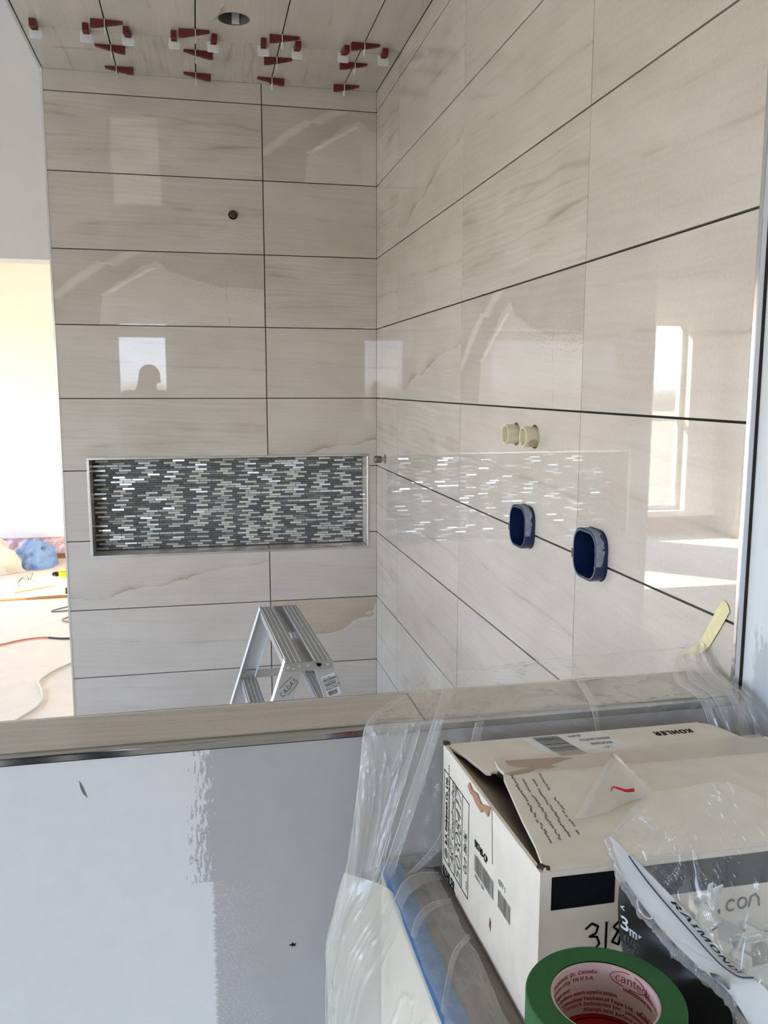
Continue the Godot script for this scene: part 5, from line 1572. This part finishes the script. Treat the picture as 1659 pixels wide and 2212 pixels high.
func back_room() -> void:
	var t := thing("drop_cloth", "heap of white cloth on the floor left of the blue tarp", "cloth", Vector3(-2.70, FLOOR, -3.80))
	put("cloth", blob(Vector3.ZERO, Vector3(0.36, 0.33, 0.20), 101, 0.16).mesh(), mat(Color(0.88, 0.86, 0.82), 0.9), t)
	t = thing("tarp", "crumpled blue tarp on the floor by the pink insulation", "tarp", Vector3(-2.23, FLOOR, -4.04))
	put("sheet", blob(Vector3.ZERO, Vector3(0.16, 0.19, 0.20), 102, 0.20).mesh(), noisy(Color(0.48, 0.62, 0.82), 0.10, 3.0, 0.5, 9), t)
	var m := MB.new()
	t = thing("wood_strip", "long narrow wood strip lying across the floor beyond the doorway", "wood strip", Vector3(-2.25, FLOOR, -2.74))
	m.box(Vector3(0, 0.009, 0), Vector3(1.1, 0.018, 0.035), Basis(EY, 0.05), 0.002)
	put("strip", m.mesh(), mat(Color(0.70, 0.52, 0.36), 0.8), t)
	t = thing("dowel", "thin round stick on the floor in front of the blue tarp", "stick", Vector3(-2.06, FLOOR, -3.05))
	m = MB.new()
	m.tube([Vector3(-0.135, 0.010, 0.09), Vector3(0.135, 0.010, -0.10)], 0.009, 8)
	put("shaft", m.mesh(), mat(Color(0.55, 0.42, 0.34), 0.8), t)
	t = thing("wire_scrap", "tangle of thin dark wire on the floor near the stick", "wire", Vector3(-2.13, FLOOR, -3.27))
	m = MB.new()
	m.tube([Vector3(-0.09, 0.008, 0.05), Vector3(-0.06, 0.05, 0.0), Vector3(-0.02, 0.035, 0.02), Vector3(0.01, 0.03, 0.0), Vector3(0.06, 0.02, 0.04), Vector3(0.09, 0.008, 0.06)], 0.0036, 6, -1.0, 8)
	m.tube([Vector3(-0.03, 0.07, -0.03), Vector3(-0.005, 0.03, 0.0), Vector3(0.015, 0.08, -0.04)], 0.0036, 6, -1.0, 8)
	m.tube([Vector3(-0.09, 0.008, 0.05), Vector3(-0.07, 0.008, 0.09), Vector3(-0.03, 0.008, 0.07)], 0.0036, 6, -1.0, 8)
	put("wire_strand", m.mesh(), mat(Color(0.20, 0.19, 0.19), 0.6), t)
	t = thing("extension_cord", "orange cord with a dark end running across the floor", "cord", Vector3(-1.9, FLOOR, -1.65))
	m = MB.new()
	m.tube([Vector3(-0.6, 0.007, 0.40), Vector3(-0.25, 0.007, 0.17), Vector3(-0.10, 0.007, 0.09), Vector3(0.0, 0.007, 0.015), Vector3(0.10, 0.007, -0.018), Vector3(0.16, 0.007, -0.01)], 0.0050, 8, -1.0, 8)
	put("orange_cord", m.mesh(), mat(Color(0.86, 0.48, 0.34), 0.5), t)
	m = MB.new()
	m.tube([Vector3(0.16, 0.007, -0.01), Vector3(0.25, 0.007, 0.03), Vector3(0.42, 0.007, 0.05)], 0.0058, 8, -1.0, 8)
	put("dark_end", m.mesh(), mat(Color(0.22, 0.21, 0.21), 0.5), t)
	t = thing("cable", "dark looped cable on the floor by the shower wall end", "cable", Vector3(-1.70, FLOOR, -2.35))
	m = MB.new()
	m.tube([Vector3(0.12, 0.007, -0.13), Vector3(0.0, 0.007, -0.10), Vector3(-0.09, 0.007, -0.03), Vector3(-0.125, 0.007, 0.03), Vector3(-0.08, 0.007, 0.04), Vector3(0.05, 0.007, 0.03), Vector3(0.14, 0.007, 0.10), Vector3(0.02, 0.007, 0.20), Vector3(-0.02, 0.007, 0.27), Vector3(0.02, 0.007, 0.33), Vector3(0.15, 0.007, 0.36)], 0.0043, 8, -1.0, 8)
	put("cable_run", m.mesh(), mat(Color(0.48, 0.46, 0.44), 0.5), t)
	t = thing("hose", "pale grey hose curving over the floor near the half wall", "hose", Vector3(-1.62, FLOOR, -0.8))
	m = MB.new()
	m.tube([Vector3(0.30, 0.009, -0.55), Vector3(0.07, 0.009, -0.27), Vector3(-0.03, 0.009, -0.04), Vector3(-0.005, 0.009, 0.10), Vector3(0.03, 0.009, 0.26), Vector3(0.02, 0.009, 0.38), Vector3(-0.02, 0.009, 0.48), Vector3(-0.08, 0.009, 0.62)], 0.0058, 8, -1.0, 8)
	put("hose_run", m.mesh(), mat(Color(0.80, 0.77, 0.70), 0.5), t)
	t = thing("power_drill", "yellow and black cordless drill standing by the shower wall end", "power tool", Vector3(-1.755, FLOOR, -2.86))
	m = MB.new()
	m.box(Vector3(0, 0.155, 0), Vector3(0.19, 0.062, 0.06), Basis(), 0.016)
	put("motor_housing", m.mesh(), mat(Color(0.78, 0.80, 0.12), 0.4), t)
	m = MB.new()
	m.box(Vector3(0.02, 0.085, 0), Vector3(0.042, 0.11, 0.042), Basis(EZ, 0.15), 0.012)
	put("handle", m.mesh(), mat(Color(0.12, 0.12, 0.12), 0.6), t)
	m = MB.new()
	m.box(Vector3(0.01, 0.028, 0), Vector3(0.13, 0.055, 0.08), Basis(), 0.010)
	put("battery", m.mesh(), mat(Color(0.16, 0.16, 0.16), 0.5), t)
	m = MB.new()
	m.lathe([Vector2(0.02, 0.0), Vector2(0.022, 0.02), Vector2(0.014, 0.045), Vector2(0.0, 0.045)], Vector3(-0.095, 0.155, 0), -EX, 16)
	put("chuck", m.mesh(), mat(Color(0.10, 0.10, 0.10), 0.4, 0.5), t)

# ---------------------------------------------------------------- the photographer, seen only as a reflection
func photographer() -> void:
	var t := thing("person", "person in a dark jacket raising a phone, mirrored in the glossy back wall", "person", Vector3(-1.2, FLOOR, 4.2))
	var lo := local(t)
	var V := func(x: float, y: float, z: float) -> Vector3: return Vector3(x, y, z)
	var sh := -0.058
	var body: Array = [
		[V.call(-1.2, -0.58, 4.21), V.call(-1.2, -0.36, 4.21), 0.155, 0.15], [V.call(-1.2, -0.36, 4.21), V.call(-1.2, -0.14, 4.20), 0.15, 0.15],
		[V.call(-1.39, sh, 4.20), V.call(-1.02, sh, 4.20), 0.075, 0.075], [V.call(-1.2, -0.06, 4.19), V.call(-1.2, 0.02, 4.165), 0.062, 0.055],
		[V.call(-1.385, sh - 0.01, 4.20), V.call(-1.46, -0.40, 4.22), 0.062, 0.05], [V.call(-1.46, -0.40, 4.22), V.call(-1.42, -0.63, 4.10), 0.048, 0.036],
		[V.call(-1.02, sh - 0.01, 4.20), V.call(-0.93, -0.33, 4.10), 0.062, 0.05], [V.call(-0.93, -0.33, 4.10), V.call(-0.80, -0.09, 3.95), 0.048, 0.034],
		[V.call(-1.29, -0.62, 4.21), V.call(-1.30, -1.02, 4.20), 0.095, 0.062], [V.call(-1.30, -1.02, 4.20), V.call(-1.31, -1.41, 4.23), 0.060, 0.042],
		[V.call(-1.11, -0.62, 4.21), V.call(-1.10, -1.02, 4.20), 0.095, 0.062], [V.call(-1.10, -1.02, 4.20), V.call(-1.09, -1.41, 4.23), 0.060, 0.042],
		[V.call(-1.31, -1.455, 4.24), V.call(-1.32, -1.462, 4.07), 0.045, 0.036], [V.call(-1.09, -1.455, 4.24), V.call(-1.08, -1.462, 4.07), 0.045, 0.036]]
	put("body", surface_nets(Vector3(-1.62, -1.52, 3.85), Vector3(-0.68, 0.10, 4.42), 0.018, body, 0.035).mesh(), noisy(Color(0.16, 0.17, 0.20), 0.02, 4.0, 0.85, 111), t, lo)
	var h := Vector3(-1.2, 0.105, 4.15)
	var skin := mat(Color(0.78, 0.58, 0.48), 0.55)
	var head: Array = [[h + V.call(0, 0.03, 0.02), h + V.call(0, 0.03, 0.02), 0.086, 0.086], [h + V.call(0, -0.02, -0.015), h + V.call(0, -0.075, -0.035), 0.066, 0.038], [h + V.call(0, 0.0, -0.085), h + V.call(0, -0.028, -0.098), 0.009, 0.013], [h + V.call(-0.03, 0.015, -0.07), h + V.call(0.03, 0.015, -0.07), 0.012, 0.012], [h + V.call(-0.02, -0.058, -0.07), h + V.call(0.02, -0.058, -0.07), 0.009, 0.009], [h + V.call(-0.084, 0.0, 0.015), h + V.call(-0.084, -0.02, 0.012), 0.016, 0.011], [h + V.call(0.084, 0.0, 0.015), h + V.call(0.084, -0.02, 0.012), 0.016, 0.011], [h + V.call(0, -0.06, 0.02), h + V.call(0, -0.13, 0.03), 0.052, 0.055]]
	put("head", surface_nets(h - Vector3(0.13, 0.17, 0.14), h + Vector3(0.13, 0.14, 0.14), 0.006, head, 0.012).mesh(), skin, t, lo)
	var hair: Array = [[h + V.call(0, 0.045, 0.035), h + V.call(0, 0.045, 0.035), 0.093, 0.093], [h + V.call(0, -0.02, 0.075), h + V.call(0, -0.10, 0.065), 0.06, 0.055], [h + V.call(-0.06, -0.03, 0.05), h + V.call(-0.11, -0.11, 0.04), 0.045, 0.02]]
	put("hair", surface_nets(h - Vector3(0.16, 0.16, 0.10), h + Vector3(0.14, 0.16, 0.16), 0.009, hair, 0.02).mesh(), mat(Color(0.16, 0.11, 0.08), 0.7), t, lo)
	for s in [-1, 1]:
		var m := MB.new()
		m.lathe([Vector2(0.0, -0.006), Vector2(0.008, -0.003), Vector2(0.0105, 0.0), Vector2(0.006, 0.004), Vector2(0.0, 0.005)], h + Vector3(s * 0.031, 0.0, -0.077), -EZ, 14)
		put("eye", m.mesh(), mat(Color(0.12, 0.10, 0.09), 0.2), t, lo)
	# right hand round the phone: palm behind its edge, four fingers and a thumb
	var w := Vector3(-0.800, -0.075, 3.94)
	var hand: Array = [[w, V.call(-0.772, -0.015, 3.905), 0.027, 0.024], [V.call(-0.785, -0.03, 3.912), V.call(-0.757, -0.005, 3.90), 0.022, 0.020]]
	for k in 4:
		var y: float = 0.045 - 0.021 * k
		var l: float = [0.9, 1.0, 0.95, 0.78][k]
		hand.append([V.call(-0.764, y - 0.022, 3.902), V.call(-0.742, y, 3.885), 0.0095, 0.009])
		hand.append([V.call(-0.742, y, 3.885), V.call(-0.741, y + 0.004, 3.885 - 0.026 * l), 0.009, 0.0085])
		hand.append([V.call(-0.741, y + 0.004, 3.885 - 0.026 * l), V.call(-0.757, y + 0.006, 3.880 - 0.036 * l), 0.0085, 0.0075])
	hand.append([V.call(-0.795, -0.045, 3.915), V.call(-0.815, -0.012, 3.888), 0.013, 0.0105])
	hand.append([V.call(-0.815, -0.012, 3.888), V.call(-0.800, 0.016, 3.874), 0.0105, 0.009])
	put("hand", surface_nets(Vector3(-0.85, -0.12, 3.82), Vector3(-0.715, 0.085, 3.99), 0.0045, hand, 0.007).mesh(), skin, t, lo)
	var lh: Array = [[V.call(-1.42, -0.64, 4.09), V.call(-1.405, -0.71, 4.06), 0.026, 0.03]]
	for k in 4:
		var z: float = 4.085 - 0.02 * k
		lh.append([V.call(-1.405, -0.71, z), V.call(-1.405, -0.745, z - 0.004), 0.0095, 0.009])
		lh.append([V.call(-1.405, -0.745, z - 0.004), V.call(-1.398, -0.772 + 0.006 * absf(k - 1.5), z - 0.012), 0.009, 0.0075])
	lh.append([V.call(-1.40, -0.68, 4.035), V.call(-1.385, -0.715, 4.015), 0.012, 0.009])
	put("hand", surface_nets(Vector3(-1.48, -0.82, 3.96), Vector3(-1.33, -0.58, 4.16), 0.0045, lh, 0.007).mesh(), skin, t, lo)
	var ph := thing("phone", "black mobile phone held upright in the person's raised hand", "phone", Vector3(-0.787, 0.035, 3.872))
	var m := MB.new()
	m.prism(rrect(Vector2.ZERO, Vector2(0.067, 0.138), 0.009), Vector3(0, 0, 0.0036), EX, EY, EZ, 0.0072)
	put("case", m.mesh(), mat(Color(0.05, 0.05, 0.055), 0.35), ph)
	m = MB.new()
	m.prism(rrect(Vector2.ZERO, Vector2(0.059, 0.105), 0.001), Vector3(0, 0, 0.0042), EX, EY, EZ, 0.0005)
	put("screen", m.mesh(), mat(Color(0.02, 0.02, 0.025), 0.1), ph)
	m = MB.new()
	m.lathe([Vector2(0.0045, 0.0), Vector2(0.0045, 0.0012), Vector2(0.0, 0.0012)], Vector3(0.0, 0.017, -0.0036), -EZ, 16)
	put("lens", m.mesh(), mat(Color(0.1, 0.1, 0.12), 0.1), ph)
